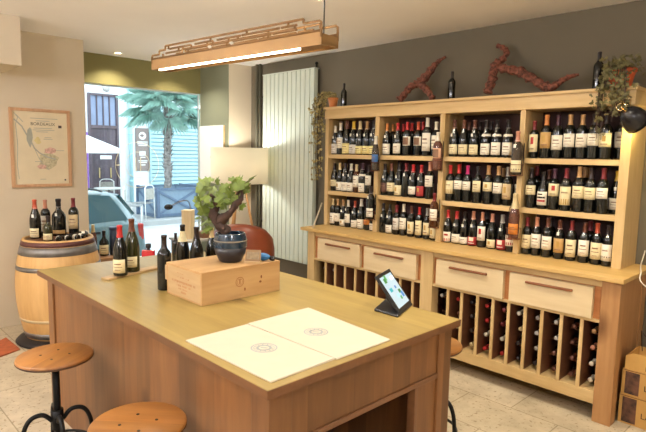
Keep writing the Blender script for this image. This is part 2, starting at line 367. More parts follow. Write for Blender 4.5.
for s_, (a, b_) in enumerate(SECT):
    part(MB().box(a, b_, LY+.006, LY+.035, .865, CT-.028), 'top_rail', OAK)
    part(MB().box(a, b_, LY+.002, LY+.40, .635, .655), 'mid_rail', OAK)
    part(MB().box(a, b_, LY+.006, LY+.46, .107, .19), 'plinth_rail', OAK)
    part(MB().box(a, b_, LY+.44, LY+.46, .19, .90), 'bin_back', DARKBACK, bevel=0)
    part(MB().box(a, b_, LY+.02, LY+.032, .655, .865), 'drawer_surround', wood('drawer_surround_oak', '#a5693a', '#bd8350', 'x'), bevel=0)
    INNER = wood('brown_inner_board', '#5f3a26', '#7c5036', 'y', contrast=.9)  # divider sides and rails, darker brown than the oak front strips
    for x in bins_div[s_]:
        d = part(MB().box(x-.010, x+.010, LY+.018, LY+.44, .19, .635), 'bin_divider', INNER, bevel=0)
        part(MB().box(x-.011, x+.011, LY+.006, LY+.018, .19, .635), 'front_strip', OAKV, d, bevel=.001)
    edges = [a]+bins_div[s_]+[b_]
    for lv in range(4):
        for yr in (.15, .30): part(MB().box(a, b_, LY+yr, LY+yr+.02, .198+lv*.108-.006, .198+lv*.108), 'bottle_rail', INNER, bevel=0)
    for x0, x1 in DRW[s_]:
        d = part(MB().box(x0, x1, LY-.016, LY+.02, .657, .858), 'drawer', OAKD, bevel=.003)
        cx = (x0+x1)/2; w_ = .155
        h = MB().box(cx-w_, cx+w_, LY-.034, LY-.016, .806, .822); part(h, 'handle', HANDLE, d, .004)
        k += 1

# ================================================================ BOTTLES
GLASSD = mat('dark_bottle_glass', '#0d0f0d', .07, spec=.6, noise=0)
GLASSG = mat('brown_green_bottle_glass', '#2a2a14', .07, spec=.6, noise=0)
GLASSR = mat('rose_bottle_glass', '#7d4f40', .06, spec=.6, trans=.5, noise=0)
GLASSA = mat('amber_bottle_glass', '#5f351c', .06, spec=.6, trans=.4, noise=0)
GLASSC = mat('clear_bottle_glass', '#5a4d40', .05, spec=.6, trans=.6, noise=0)
GLASS = dict(dark=GLASSD, green=GLASSG, rose=GLASSR, amber=GLASSA, clear=GLASSC)
PROF = {
 'bord': [(.0, .004), (.030, 0), (.0365, .003), (.0375, .01), (.0375, .185), (.036, .198), (.030, .212), (.020, .224), (.0152, .236), (.0140, .25), (.0138, .285), (.0155, .287), (.0155, .296), (.013, .300), (0, .300)],
 'burg': [(.0, .004), (.032, 0), (.0395, .003), (.0405, .01), (.0405, .135), (.0390, .155), (.034, .18), (.027, .203), (.0205, .222), (.0165, .24), (.0145, .255), (.0140, .285), (.0158, .287), (.0158, .296), (.013, .300), (0, .300)],
 'slim': [(.0, .004), (.028, 0), (.033, .003), (.0335, .01), (.0335, .15), (.032, .17), (.026, .2), (.019, .225), (.015, .25), (.0135, .285), (.015, .287), (.015, .296), (.012, .300), (0, .300)],
 'squat': [(.0, .004), (.045, 0), (.052, .004), (.053, .012), (.053, .15), (.050, .17), (.038, .19), (.024, .205), (.019, .22), (.018, .275), (.021, .278), (.021, .296), (.018, .300), (0, .300)],
}
def rad(ty, z):
    P = PROF[ty]
    for (r0, z0), (r1, z1) in zip(P[1:], P[2:]):
        if z0 <= z <= z1 and z1 > z0: return r0+(r1-r0)*(z-z0)/(z1-z0)
    return P[4][0]
CAPC = dict(white='#d9d2c0', cream='#cdb98c', yellow='#d9b23a', orange='#c07a3f', tan='#a98256', brown='#5e3526', black='#1a1516', dark='#241a1c', red='#b32b2b', darkred='#6e1f24', magenta='#b82a6a', grey='#9a948c', silver='#c2bfb8', purple='#3e2030', pink='#b98068', gold='#c8963c', redorange='#b04a30', blue='#23364f')
CAPN = dict(darkred='dark red', redorange='orange red', darkblue='dark blue')
def capmat(c): return mat('capsule_'+c, CAPC[c], .35, .15, noise=0)
LABC = dict(white='#e6dfcd', cream='#dccfa6', paleyellow='#dfd08e', beige='#c4ac82', gold='#b8935a', red='#a83030', orange='#c87a2a', darkbrown='#4b2c22', blue='#2f5d94', greywhite='#cfcac0', pinkish='#d6a98a')
LABN = dict(paleyellow='pale yellow', greywhite='grey white', darkbrown='dark brown')
def labmat(c, var=0):
    nm = 'label_%s_%d' % (c, var)
    if nm in MATS: return MATS[nm]
    return mat(nm, LABC[c], .6, noise=.04, nscale=60)
CACHE = {}
def bmesh_body(ty, g):
    k = ('b', ty, g)
    if k not in CACHE: CACHE[k] = MB().lathe(PROF[ty], 18, cap=False).mesh('glass_body', GLASS[g])
    return CACHE[k]
def bmesh_cap(ty, c, z0=.228):
    k = ('c', ty, c, z0)
    if k not in CACHE:
        P = [(rad(ty, z0)+.0006, z0)]+[(r+.0006, z) for r, z in PROF[ty] if z > z0+.002 and r > 0]+[(0.0, .3008)]
        CACHE[k] = MB().lathe(P, 16, cap=False).mesh('capsule', capmat(c))
    return CACHE[k]
def bmesh_label(ty, z0, z1, c, var=0, span=150):
    z0, z1 = round(z0, 2), round(z1, 2); k = ('l', ty, z0, z1, c, var, span)
    if k not in CACHE:
        n = 12; a0 = -PI/2-math.radians(span/2); a1 = -PI/2+math.radians(span/2)
        mb = MB()
        zs = [z0+(z1-z0)*j/3 for j in range(4)]
        mb.lathe([(rad(ty, z0)-.001, z0)]+[(rad(ty, z)+.0007, z) for z in zs]+[(rad(ty, z1)-.001, z1)], n, a0=a0, a1=a1)
        # printed lines / emblem, slightly proud of the paper
        H = z1-z0
        def band(za, zb, aa, ab, mi):
            mb.cur = mi
            mb.lathe([(rad(ty, z)+.0011, z) for z in (z0+H*za, z0+H*zb)], 6, a0=-PI/2+math.radians(aa), a1=-PI/2+math.radians(ab)); mb.cur = 0
        ms_ = [labmat(c), mat('label_ink_brown', '#7a5a45', .7, noise=0), mat('label_ink_red', '#a02a2a', .7, noise=0), mat('label_ink_black', '#2b2422', .7, noise=0), mat('label_ink_gold', '#b08d4a', .6, noise=0), mat('label_white_paper', '#e6dfcd', .6, noise=0)]
        if var == 0: band(.62, .7, -30, 30, 1); band(.42, .46, -40, 40, 1); band(.2, .23, -25, 25, 1)
        elif var == 1: band(.4, .8, -16, 16, 4); band(.18, .24, -35, 35, 1)      # emblem
        elif var == 2: band(.45, .85, -14, 22, 2); band(.15, .2, -30, 30, 1)     # red figure
        elif var == 3: band(.5, .64, -50, 50, 3); band(.25, .4, -50, 50, 2); band(.75, .86, -40, 20, 3)  # bold print
        elif var == 4: band(.04, .34, -70, 70, 4); band(.65, .7, -35, 35, 1)     # gold foot
        elif var == 5: band(.1, .35, -70, 70, 2); band(.6, .8, -15, 40, 2)       # red foot
        elif var == 6: band(.5, .95, -30, 30, 5); band(.2, .28, -40, 40, 5)      # white on colour
        elif var == 7: band(.2, .28, -75, 75, 3); band(.6, .66, -30, 30, 1)      # dark band
        elif var == 8: band(.1, .9, -42, 42, 1)                                    # brown arch
        CACHE[k] = mb.mesh('label', ms_)
    return CACHE[k]
def bmesh_tag(ty):
    k = ('t', ty)
    if k not in CACHE:
        mb = MB(); z = .176 if ty != 'bord' else .197
        rr = rad(ty, z)
        mb.box(-.008, .008, -rr-.006, -rr-.004, z-.012, z+.012, Matrix.Identity(4))
        mb.tube([(math.cos(a)*(rad(ty, .235)+.002), math.sin(a)*(rad(ty, .235)+.002), .235) for a in [2*PI*i/12 for i in range(12)]], .0008, 4, closed=True)
        mb.tube([(0, -rad(ty, .235)-.002, .235), (0, -rr-.005, z+.01)], .0008, 4)
        CACHE[k] = mb.mesh('neck_tag', mat('neck_tag_card', '#e9e4d8', .6, noise=0))
    return CACHE[k]
def bmesh_band(ty, z0, z1, c):
    k = ('nb', ty, z0, z1, c)
    if k not in CACHE: CACHE[k] = MB().lathe([(rad(ty, z0)+.0007, z0), (rad(ty, (z0+z1)/2)+.0007, (z0+z1)/2), (rad(ty, z1)+.0007, z1)], 16, cap=False).mesh('neck_label', labmat(c))
    return CACHE[k]
def bottle(lab, loc, h=.3, ty='bord', cap='dark', label=None, z=(.2, .6), var=0, tagged=False, g='dark', rz=0, group=None, neck=None, cap0=.228, name='wine_bottle', M=None, span=150):
    r = thing(name, lab, 'bottle', loc, rz, group)
    if M is not None: r.matrix_world = M
    s = h/.3
    ps = [link('glass_body', bmesh_body(ty, g), r)]
    if cap: ps.append(link('capsule', bmesh_cap(ty, cap, cap0), r))
    if label: ps.append(link('label', bmesh_label(ty, z[0]*.3, z[1]*.3, label, var, span), r))
    if tagged: ps.append(link('neck_tag', bmesh_tag(ty), r))
    if neck: ps.append(link('neck_label', bmesh_band(ty, *neck), r))
    for p in ps: p.scale = (s, s, s)
    return r
ORD = ['first', 'second', 'third', 'fourth', 'fifth', 'sixth', 'seventh', 'eighth']
SHN = ['top', 'middle', 'bottom']; BAYN = ['first', 'second', 'third', 'fourth']
# px centre, px top, kind, capsule, label colour, label px top, label px bottom, var, tag, glass
O, U = 'bord', 'burg'
BAYS = {
(0, 0): [(332.4, 126, U, 'white', 'greywhite', 144, 154, 0, 1), (339, 123, O, 'white', 'white', 137.5, 148.5, 0, 0), (345, 121, U, 'brown', 'paleyellow', 143, 154, 0, 0), (351.3, 121.5, U, 'yellow', 'greywhite', 145, 153.5, 0, 1), (359, 121.5, U, 'cream', 'paleyellow', 146.5, 154.5, 0, 1), (364.9, 121.5, U, 'tan', 'paleyellow', 146.5, 154.5, 0, 1), (370.6, 121, U, 'dark', 'paleyellow', 146.5, 154.5, 0, 1)],
(0, 1): [(386.9, 123.6, U, 'orange', 'white', 143.5, 155, 0, 1), (397.5, 123, U, 'red', 'white', 144, 153.5, 0, 1), (406.8, 122, O, 'red', 'white', 137, 146, 8, 0), (417.8, 122, O, 'redorange', 'white', 136.5, 146, 8, 0), (426.8, 117.8, O, 'white', 'white', 133, 150.5, 0, 0), (435.5, 121.8, O, 'white', 'white', 135, 150, 0, 0)],
(0, 2): [(454, 120, U, 'brown', 'cream', 145, 154.5, 0, 1), (463.7, 120, U, 'brown', 'cream', 145, 154.5, 0, 0), (474.2, 120, U, 'brown', 'cream', 145, 155, 0, 1), (485.6, 120, U, 'dark', 'white', 143, 155, 0, 1), (496.4, 120, U, 'black', 'white', 143, 155, 0, 1), (507.5, 120, U, 'black', 'white', 143, 155, 0, 1), (515.2, 121, U, 'dark', 'white', 143, 155, 0, 0)],
(0, 3): [(533.7, 121, O, 'darkred', 'cream', 135, 152, 2, 0), (545.5, 115, O, 'orange', 'gold', 132, 148, 1, 0), (557, 115, O, 'purple', 'white', 134.5, 150, 0, 0), (569, 114.5, O, 'tan', 'white', 134, 147.5, 0, 0), (581.4, 114.5, O, 'tan', 'white', 134, 147.5, 0, 0), (592.5, 114, O, 'dark', 'white', 133, 146, 0, 0), (604.5, 113, O, 'dark', 'cream', 133, 146.5, 1, 0), (613.6, 113, O, 'brown', 'white', 132, 148, 0, 0)],
(1, 0): [(331, 163, U, 'dark', 'cream', 180, 186.5, 0, 0), (336.8, 163, U, 'cream', 'white', 182, 191, 1, 0), (343.7, 163, U, 'dark', 'white', 182, 191.5, 0, 1), (350, 163.7, U, 'white', 'white', 183, 192, 0, 1), (356.4, 164.5, O, 'cream', 'white', 176, 187, 0, 0, 'amber'), (362.4, 163, U, 'purple', 'white', 183.7, 193, 0, 1), (368.7, 165, O, 'dark', 'white', 176, 185.5, 0, 0)],
(1, 1): [(384.4, 164, U, 'dark', 'darkbrown', 183, 192, 0, 1), (390.8, 163, U, 'brown', 'cream', 182.5, 191.5, 0, 0), (397.7, 163, U, 'dark', 'cream', 185.5, 195, 1, 1), (405, 163, O, 'darkred', None, 0, 0, 0, 1), (412.4, 164.5, U, 'red', 'white', 187, 195, 0, 1), (421, 165, U, 'red', 'red', 186, 196.5, 1, 1), (429.6, 162, O, 'pink', 'white', 176, 187.5, 0, 0), (436, 166, U, 'dark', 'white', 183, 198, 0, 0)],
(1, 2): [(449.3, 165, O, 'red', 'cream', 181, 194.5, 4, 0), (458.4, 164.5, O, 'red', 'white', 181, 189, 0, 0), (467, 165.5, O, 'magenta', 'white', 181.5, 190.5, 0, 0), (477.3, 166, O, 'black', 'cream', 181.5, 192, 0, 0), (487.7, 165.5, O, 'tan', 'cream', 182.5, 192, 1, 0), (498, 166, O, 'tan', 'white', 183, 193, 0, 0), (507, 167, O, 'grey', 'beige', 183.5, 199.5, 1, 0), (515, 170, O, 'dark', 'white', 185, 200, 0, 0)],
(1, 3): [(530.8, 168, O, 'dark', 'cream', 185.5, 195.5, 0, 0), (542.6, 176, U, 'black', 'white', 191, 206, 3, 0), (553.8, 168.5, O, 'purple', 'cream', 184.5, 196.5, 2, 0), (565.7, 168, O, 'darkred', 'cream', 187, 206, 4, 0), (578.5, 166.5, O, 'tan', 'cream', 187, 199, 0, 0), (590, 168, O, 'dark', 'cream', 188.5, 200, 0, 0), (602.8, 168, O, 'darkred', 'white', 189, 199.5, 0, 0), (612.2, 171, U, 'yellow', 'white', 198.5, 211, 0, 1)],
(2, 0): [(328.8, 199, O, 'cream', 'white', 212.5, 223.5, 0, 0), (335, 199.5, O, 'tan', 'white', 213, 221, 0, 0), (341.4, 200, U, 'tan', 'white', 219.5, 227.5, 1, 1), (347.8, 200.5, O, 'white', 'white', 214, 223.5, 0, 1), (354.5, 201.5, U, 'redorange', 'white', 220.5, 229.5, 0, 1), (361, 199, U, 'white', 'white', 220, 230.5, 0, 1), (367, 204, O, 'dark', 'orange', 220, 225, 0, 0), (371.8, 206, U, 'dark', 'white', 223.5, 233, 0, 0)],
(2, 1): [(381.7, 203, U, 'dark', None, 0, 0, 0, 1), (388.8, 205, U, 'black', 'white', 225.5, 234.5, 0, 1), (396.3, 205.6, O, 'darkred', 'greywhite', 218.5, 230.5, 0, 0), (403, 204, O, 'white', 'white', 218.5, 230, 0, 0), (410.9, 206, O, 'brown', 'cream', 222, 234.5, 1, 0), (419, 207, O, 'red', 'cream', 221.5, 235, 0, 0), (426.8, 209, O, 'grey', 'cream', 223, 235.5, 1, 0), (433.8, 210, O, 'dark', 'cream', 228, 238.5, 1, 0)],
(2, 2): [(447, 210, U, 'red', 'white', 232, 243, 5, 1), (456, 211, U, 'red', 'white', 234.5, 245, 0, 1), (463.9, 212.5, U, 'black', 'white', 237.5, 245.5, 0, 1), (472.6, 211, U, 'pink', 'red', 237.5, 248, 6, 1), (481.7, 212, O, 'pink', 'white', 226.5, 241.5, 2, 0), (491.4, 213.5, U, 'pink', 'cream', 240, 250, 1, 0), (501.5, 214.5, U, 'grey', 'red', 240.5, 251.5, 6, 1), (510, 216, U, 'dark', 'white', 236, 247, 5, 0)],
(2, 3): [(525.9, 217, O, 'darkred', 'cream', 234.5, 249, 0, 0), (536, 217, O, 'pink', 'white', 235, 249, 0, 0), (547.2, 217.5, O, 'brown', 'white', 237, 249.5, 0, 0), (559, 220, O, 'brown', 'gold', 238.5, 253, 1, 1), (571, 220.5, O, 'darkred', 'cream', 240, 257.5, 0, 0), (584, 222.5, O, 'brown', 'white', 241, 257, 0, 0), (596.6, 223, O, 'redorange', 'cream', 243, 260, 0, 0), (607, 225, O, 'dark', 'white', 244.5, 262, 7, 0)],
}
FBY = FY+.052
def cn(c): return CAPN.get(c, c)
def ln(c): return LABN.get(c, c)
VARN = {1: 'emblem', 2: 'red mark', 3: 'bold print', 4: 'gold foot', 5: 'red print', 6: 'white patch', 7: 'dark stripe', 8: 'brown arch'}
ROWNAME = ['top shelf bottles', 'middle shelf bottles', 'bottom shelf bottles']
for (row, bay), lst in BAYS.items():
    zs = SZ[row]; floor_py = [156, 199, 247][row]
    x_lo, x_hi = UP[bay][1], UP[bay+1][0]; prev = None
    for i, t_ in enumerate(lst):
        px, top, ty, cap, lc, l0, l1, var, tg = t_[:9]; g = t_[9] if len(t_) > 9 else 'dark'
        py = (top+floor_py)/2
        ztop = on_y(px, top, FBY).z; h = min(.335, max(.265, ztop-zs)); s = h/.3
        x = on_y(px, py+8, FBY).x; R_ = PROF[ty][4][0]*s
        x = min(max(x, x_lo+R_+.004), x_hi-R_-.004)
        if prev is not None and x < prev[0]+prev[1]+R_+.001:
            x = prev[0]+prev[1]+R_+.001
        y = FBY+random.uniform(-.004, .004)
        if x > x_hi-R_-.002:   # squeezed: step half behind
            x = x_hi-R_-.002; y = FBY+.075
        prev = (x, R_)
        if lc:
            a = (on_y(px, l1, FBY-.04).z-zs)/h; b_ = (on_y(px, l0, FBY-.04).z-zs)/h
            zr = (max(.05, a), min(.62 if ty == O else .47, b_))
            if zr[1]-zr[0] < .12: zr = (max(.05, zr[1]-.2), zr[1])
        else: zr = (.2, .5)
        d = '%s bottle, %s capsule, %s, %s from left on %s shelf, %s bay' % ({'dark': 'dark', 'amber': 'amber'}[g], cn(cap), (ln(lc)+' label' if lc else 'no label'), ORD[i], SHN[row], BAYN[bay])
        nk = (.168, .186, 'white') if (row, bay) == (0, 2) and i in (3, 4, 5) else ((.17, .19, 'white') if (row, bay, i) == (1, 0, 5) else None)
        bottle(d, (x, y, zs+.0008), h, ty, cap, lc, zr, var, tg, g, rz=random.uniform(-.15, .15)+.0, group=ROWNAME[row]+' in the '+BAYN[bay]+' bay', neck=nk)
# second row standing behind
for row, bay, px, top, cap in ((0, 1, 392.8, 124, 'orange'), (0, 1, 403.5, 124, 'red'), (0, 1, 411.8, 123, 'red'), (0, 1, 423, 122, 'red'), (1, 2, 503.3, 168, 'tan'), (1, 3, 585, 167, 'tan'), (1, 3, 589.5, 167, 'tan'), (1, 3, 536, 166, 'darkred'), (0, 0, 342, 121, 'dark'), (0, 2, 469, 122, 'brown'), (0, 2, 480, 122, 'dark'), (0, 2, 491, 122, 'dark'), (1, 0, 340, 165, 'dark'), (2, 2, 486.5, 211, 'dark'), (2, 3, 551, 218, 'dark'), (2, 3, 590, 222, 'darkred'), (1, 3, 549, 170, 'brown')):
    Yb = FBY+.095; zs = SZ[row]
    if px == 589.5: Yb = FY+.185
    p = on_y(px, top+12, Yb); x_lo, x_hi = UP[bay][1], UP[bay+1][0]
    h = min(.33, max(.28, on_y(px, top, Yb).z-zs))
    near = min(range(len(BAYS[(row, bay)])), key=lambda q: abs(BAYS[(row, bay)][q][0]-px))
    lab = '%s capsule bottle in the second row behind bottle %d of %s shelf, %s bay' % (cn(cap), near+1, SHN[row], BAYN[bay])
    nm = ORD[near]
    lab = '%s capsule bottle standing behind the %s front bottle, %s shelf, %s bay' % (cn(cap), nm, SHN[row], BAYN[bay])
    if (row, bay, px) == (1, 3, 589.5): lab = 'tan capsule bottle behind, right of its twin, fifth and sixth bottles, middle shelf, fourth bay'
    bottle(lab, (min(max(p.x, x_lo+.042), x_hi-.042), Yb, zs+.0008), h, 'bord', cap, None, group='back row bottles')

# bottles hung in wire holders on the uprights
def hung(px, top, bot, upr, lab, hl, **kw):
    X = on_y(px, (top+bot)/2, FY-.05).x; z0 = on_y(px, bot, FY-.05).z; z1 = on_y(px, top, FY-.05).z
    h = min(.33, max(.27, z1-z0)); y = FY-.048
    bottle(lab, (X, y, z0), h, group='bottles hung on the uprights', **kw)
    ux = (UP[upr][0]+UP[upr][1])/2
    r = thing('bottle_holder', hl, 'bottle holder', (ux, FY, z0), 0, 'wire bottle holders on the uprights')
    w = MB(); dx = X-ux; rr = .0375*h/.3+.009
    for zz in (-.004, .075): w.tube([(dx+rr*math.cos(a), -.048+rr*math.sin(a), zz+.0) for a in [2*PI*i/20 for i in range(20)]], .0022, 6, closed=True)
    w.tube([(dx+rr, -.048, -.004), (dx+rr, -.048, .075)], .002, 6); w.tube([(dx-rr, -.048, -.004), (dx-rr, -.048, .075)], .002, 6)
    w.tube([(dx-rr, -.048, -.004), (dx+rr, -.048, -.004)], .0022, 6); w.tube([(dx, -.048-rr, -.004), (dx, -.048+rr, -.004)], .0022, 6)
    sgn = 1 if ux >= X else -1
    w.build('ring_cradle', COPPER, r)
    l = MB(); q = dx+sgn*rr
    l.tube(catmull([(q, -.045, -.004), (q, -.044, .08), (q, -.04, .17), (q-.006*sgn, -.03, .225), (q-.016*sgn, -.012, .215), (q-.02*sgn, -.006, .16), (q-.02*sgn, -.0055, .1)]), .0026, 6)
    l.build('wire_loop', BLACKM, r)
    sp = MB(); sp.box(-.012, .012, -.003, -.0002, .04, .13); sp.build('wall_clip', BLACKM, r)
hung(375.5, 136, 170.5, 1, 'pale bottle with blue label hung in wire holder, upper left upright', 'wire holder carrying the blue label bottle on the first inner upright', ty='slim', cap='white', label='blue', z=(.22, .45), g='clear')
hung(370.5, 186, 219, 1, 'dark bottle with white label hung low in wire holder, first inner upright', 'wire holder carrying the low dark bottle on the first inner upright', ty='bord', cap='dark', label='white', z=(.06, .34), tagged=True)
hung(437.5, 132, 169.5, 2, 'rose bottle with brown label hung high on the middle upright', 'wire holder carrying the high rose bottle on the middle upright', ty='bord', cap='white', label='pinkish', z=(.3, .55), var=8, g='rose')
hung(434, 193, 227, 2, 'amber brown bottle with white label hung low on the middle upright', 'wire holder carrying the low amber bottle on the middle upright', ty='bord', cap='darkred', label='white', z=(.2, .52), g='amber')
hung(517, 131, 175, 3, 'brown bottle with orange striped label hung high on the right inner upright', 'wire holder carrying the high striped bottle on the right inner upright', ty='bord', cap='pink', label='cream', z=(.06, .34), var=7, tagged=True, g='clear')
hung(514.5, 185, 238.5, 3, 'tall rose bottle with orange label hung low on the right inner upright', 'wire holder carrying the low orange label bottle on the right inner upright', ty='slim', cap='cream', label='orange', z=(.1, .32), var=0, g='rose', cap0=.2)

# bottles lying in the bins
BINS = [(441, 299, 'grey', 0), (457.5, 302, 'red', 1), (458, 313.5, 'brown', 1), (456.5, 329, 'cream', 1), (471, 306, 'dark', 2), (471, 320, 'dark', 2), (470.5, 334, 'dark', 2), (470.5, 346, 'cream', 2), (486, 310, 'red', 3), (486, 324, 'red', 3), (485, 337.5, 'white', 3), (483.5, 352, 'red', 3), (503, 312, 'darkred', 4), (501.5, 327, 'darkred', 4), (501, 342.5, 'white', 4), (501, 355.5, 'red', 4), (518, 317.5, 'white', 5), (519.5, 331, 'cream', 5), (517, 347, 'dark', 5), (517, 361, 'dark', 5), (537, 319.5, 'grey', 6), (536, 335, 'silver', 6), (535.5, 351, 'grey', 6), (534, 364, 'dark', 6), (555.5, 324, 'silver', 7), (555.5, 339, 'silver', 7), (553, 356, 'brown', 7), (553, 371, 'brown', 7), (573, 330, 'brown', 8), (571.5, 346, 'brown', 8), (571, 362, 'brown', 8), (570, 377, 'brown', 8), (595, 334, 'tan', 9), (594, 351, 'pink', 9), (593, 367, 'white', 9), (592.5, 382.5, 'white', 9),
 (324, 271, 'grey', 10), (333, 273, 'grey', 11), (363.5, 280, 'grey', 13), (374, 282, 'grey', 14), (409, 292, 'grey', 17)]
NUMB = ['first', 'second', 'third', 'fourth', 'fifth', 'sixth', 'seventh', 'eighth', 'ninth', 'tenth']
cnt = {}
for px, py, cap, bi in BINS:
    cnt[bi] = cnt.get(bi, 0)+1
    s_ = 1 if bi < 10 else 0; a, b_ = SECT[s_]; edges = [a]+bins_div[s_]+[b_]; q = bi if bi < 10 else bi-10
    e0, e1 = edges[q]+.011, edges[q+1]-.011
    yn = LY+.055; p = on_y(px, py, yn)
    x = min(max(p.x, e0+.036), e1-.036)
    if s_: lv = [3, 2, 1, 0][cnt[bi]-1]
    else: lv = 3
    z = .198+lv*.108+.0375
    M = Matrix.Translation((x, yn+.29, z)) @ Matrix.Rotation(PI/2, 4, 'X')
    lab = ('bottle lying in %s bin of right rack, %s row from top, %s capsule' % (NUMB[q], NUMB[cnt[bi]-1], cn(cap))) if s_ else ('bottle lying at top of %s bin in left rack, %s capsule' % (NUMB[q], cn(cap)))
    bottle(lab, (0, 0, 0), .285, 'bord', cap, None, group='bottles lying in the bins', M=M)

# ---------------------------------------------------------------- things on the shelf unit top
TOPZ = 2.104
for px, lab in ((344, 'black bottle standing on the shelf unit top beside the small terracotta pot'), (451.5, 'black bottle standing on the shelf unit top between the two vine stumps'), (597, 'black bottle standing on the shelf unit top beside the ivy pot')):
    p = on_y(px, 92, 3.86)
    p = on_y(px, 92, 3.93); bottle(lab, (p.x, 3.93, TOPZ+.001), .24 if px < 590 else .262, 'bord', 'dark', None, group='black bottles on the shelf top')
def vine(name, lab, chains, y):
    r = thing(name, lab, 'driftwood', (0, 0, 0)); o = None
    mb = MB()
    for pts in chains:
        P3 = []; R3 = []
        for px, py, rr, dy in pts:
            q = on_y(px, py, y+dy); P3.append(q); R3.append(rr)
        sp = catmull(P3, 5); rs = [R3[min(int(i/5), len(R3)-2)]*(1-(i % 5)/5)+R3[min(int(i/5), len(R3)-2)+1]*((i % 5)/5) for i in range(len(sp)-1)]+[R3[-1]]
        mb.tube(sp, [q_*.98*(1+.18*math.sin(i_*1.9)) for i_, q_ in enumerate(rs)], 9, jitter=.2)
    zmin = min(v[2] for v in mb.v); c = Vector((sum(v[0] for v in mb.v)/len(mb.v), y, TOPZ))
    mb.v = [(v[0]-c.x, v[1]-c.y, v[2]-zmin) for v in mb.v]
    o = mb.build(name, VINEW); o.location = c
    COL.objects.unlink(r); bpy.data.objects.remove(r)
    return tag(o, lab, 'driftwood')
vine('vine_stump', 'forked old vine stump leaning on the shelf top, left one with upright arm', [[(399, 100, .034, -.06), (405, 93, .032, -.03), (411, 86, .03, 0), (417, 83, .032, .02), (424, 78, .04, .03), (432, 68, .03, .05), (438, 61, .018, .07), (446, 56, .01, .09)], [(418, 82, .026, .02), (424, 86, .03, 0), (429, 92, .028, -.03), (433, 98.5, .022, -.05)]], 3.90)
vine('vine_stump', 'larger gnarled vine stump on the shelf top, with long arm reaching right', [[(487, 93, .034, -.05), (491, 84, .036, -.02), (493, 74, .034, 0), (496, 65, .034, .02), (502, 60, .028, .05), (507, 53, .022, .07), (503, 48, .02, .08), (497, 46, .016, .08)], [(494, 68, .03, .02), (505, 69, .032, .02), (519, 72, .036, .02), (532, 79, .034, .0), (544, 86, .032, -.02), (552, 88, .026, -.03), (560, 82, .022, 0), (570, 77, .016, .02), (579, 75, .01, .04)], [(540, 85, .02, -.01), (548, 92, .014, -.05)]], 3.90)
def pot(name, lab, loc, prof, m, cat='plant'):
    r = thing(name, lab, cat, loc); MB().lathe(prof, 24).build('pot', m, r); return r
POTP = [(.035, 0), (.045, .06), (.05, .078), (.053, .08), (.053, .095), (.046, .095), (.044, .085), (.0, .082)]
def leaf_poly(s, k=5):
    return [(0, -.1*s), (.35*s, -.3*s), (.62*s, .0), (.38*s, .22*s), (.42*s, .55*s), (.12*s, .5*s), (0, .95*s), (-.12*s, .5*s), (-.42*s, .55*s), (-.38*s, .22*s), (-.62*s, 0), (-.35*s, -.3*s)]
def add_leaf(mb, c, s, nrm, ang):
    """lobed leaf with a fold along its midrib"""
    z = Vector(nrm).normalized(); x = z.cross(Vector((0, 0, 1)))
    if x.length < .05: x = Vector((1, 0, 0))
    x.normalize(); y = z.cross(x); ca, sa = math.cos(ang), math.sin(ang); x, y = x*ca+y*sa, y*ca-x*sa
    pts = leaf_poly(s); vs = [Vector(c)]+[Vector(c)+x*p[0]+y*p[1]-z*(abs(p[0])*.35+max(0, p[1])*.15) for p in pts]
    k = len(pts); mb.add(vs, [(0, 1+i, 1+(i+1) % k) for i in range(k)])
def strand(mbs, mbl, pts, ls, nper, spread, out):
    sp = catmull(pts, 6); mbs.tube(sp, .0022, 5)
    for i in range(nper):
        p = sp[int(i*len(sp)/nper)]; q = Vector((random.gauss(0, spread), random.gauss(0, spread), random.gauss(0, spread*.7)))
        add_leaf(mbl, p+q, ls*random.uniform(.6, 1.25), Vector(out)+Vector((random.gauss(0, .6), random.gauss(0, .6), random.gauss(0, .5))), random.uniform(0, 6.3))
# left trailing plant
lp = on_y(333, 106, 3.84)
r = pot('trailing_plant', 'small terracotta pot with pale trailing plant hanging down the shelf unit left end', (lp.x, 3.84, TOPZ+.001), POTP, TERRA)
S_, L_ = MB(), MB()
for k in range(11):
    x1 = -3.862-lp.x-random.uniform(0, .07); y1 = random.uniform(-.2, -.06); zb = random.uniform(-.72, -.2) if k > 2 else -.72
    strand(S_, L_, [(0, 0, .085), (-.04, y1*.5, .13), (x1, y1, .02), (x1-.02, y1, zb*.4), (x1-random.uniform(-.01, .03), y1, zb)], .026, 34, .014, (.5, -.7, .2))
for k in range(22): add_leaf(L_, (random.gauss(0, .03), random.gauss(0, .03), .1+random.uniform(0, .06)), .022, (random.gauss(0, 1), random.gauss(0, 1), 1), random.uniform(0, 6))
S_.build('stems', STEMW, r); L_.build('leaves', IVYP, r)
# right ivy pot, hanging on the front corner
rp = on_y(618, 100, 3.70)
r = pot('ivy_plant', 'orange pot of trailing ivy at the right front corner of the shelf top', (-1.215, 3.84, TOPZ+.001), [(a*1.7, b_*1.25) for a, b_ in POTP], mat('warm_orange_pot', '#d0613a', .6, noise=.08))
S_, L_ = MB(), MB()
for k in range(16):
    x1 = random.uniform(-.10, .09); zb = random.uniform(-.46, -.15)
    if x1 > .0: zb *= .5
    strand(S_, L_, [(0, 0, .1), (x1*.5, -.08, .15), (x1*.8, -.12, .05), (x1, -.135-random.uniform(0, .04), -.05), (x1+random.uniform(-.02, .02), -.135-random.uniform(0, .05), zb)], .028, 24, .016, (.3, -.8, .3))
for k in range(60): add_leaf(L_, (random.uniform(-.10, .13), random.gauss(-.02, .05), .11+random.uniform(-.03, .09)), .03, (random.gauss(.3, 1), random.gauss(-.6, 1), 1), random.uniform(0, 6))
S_.build('stems', STEMW, r); L_.build('leaves', IVY, r)
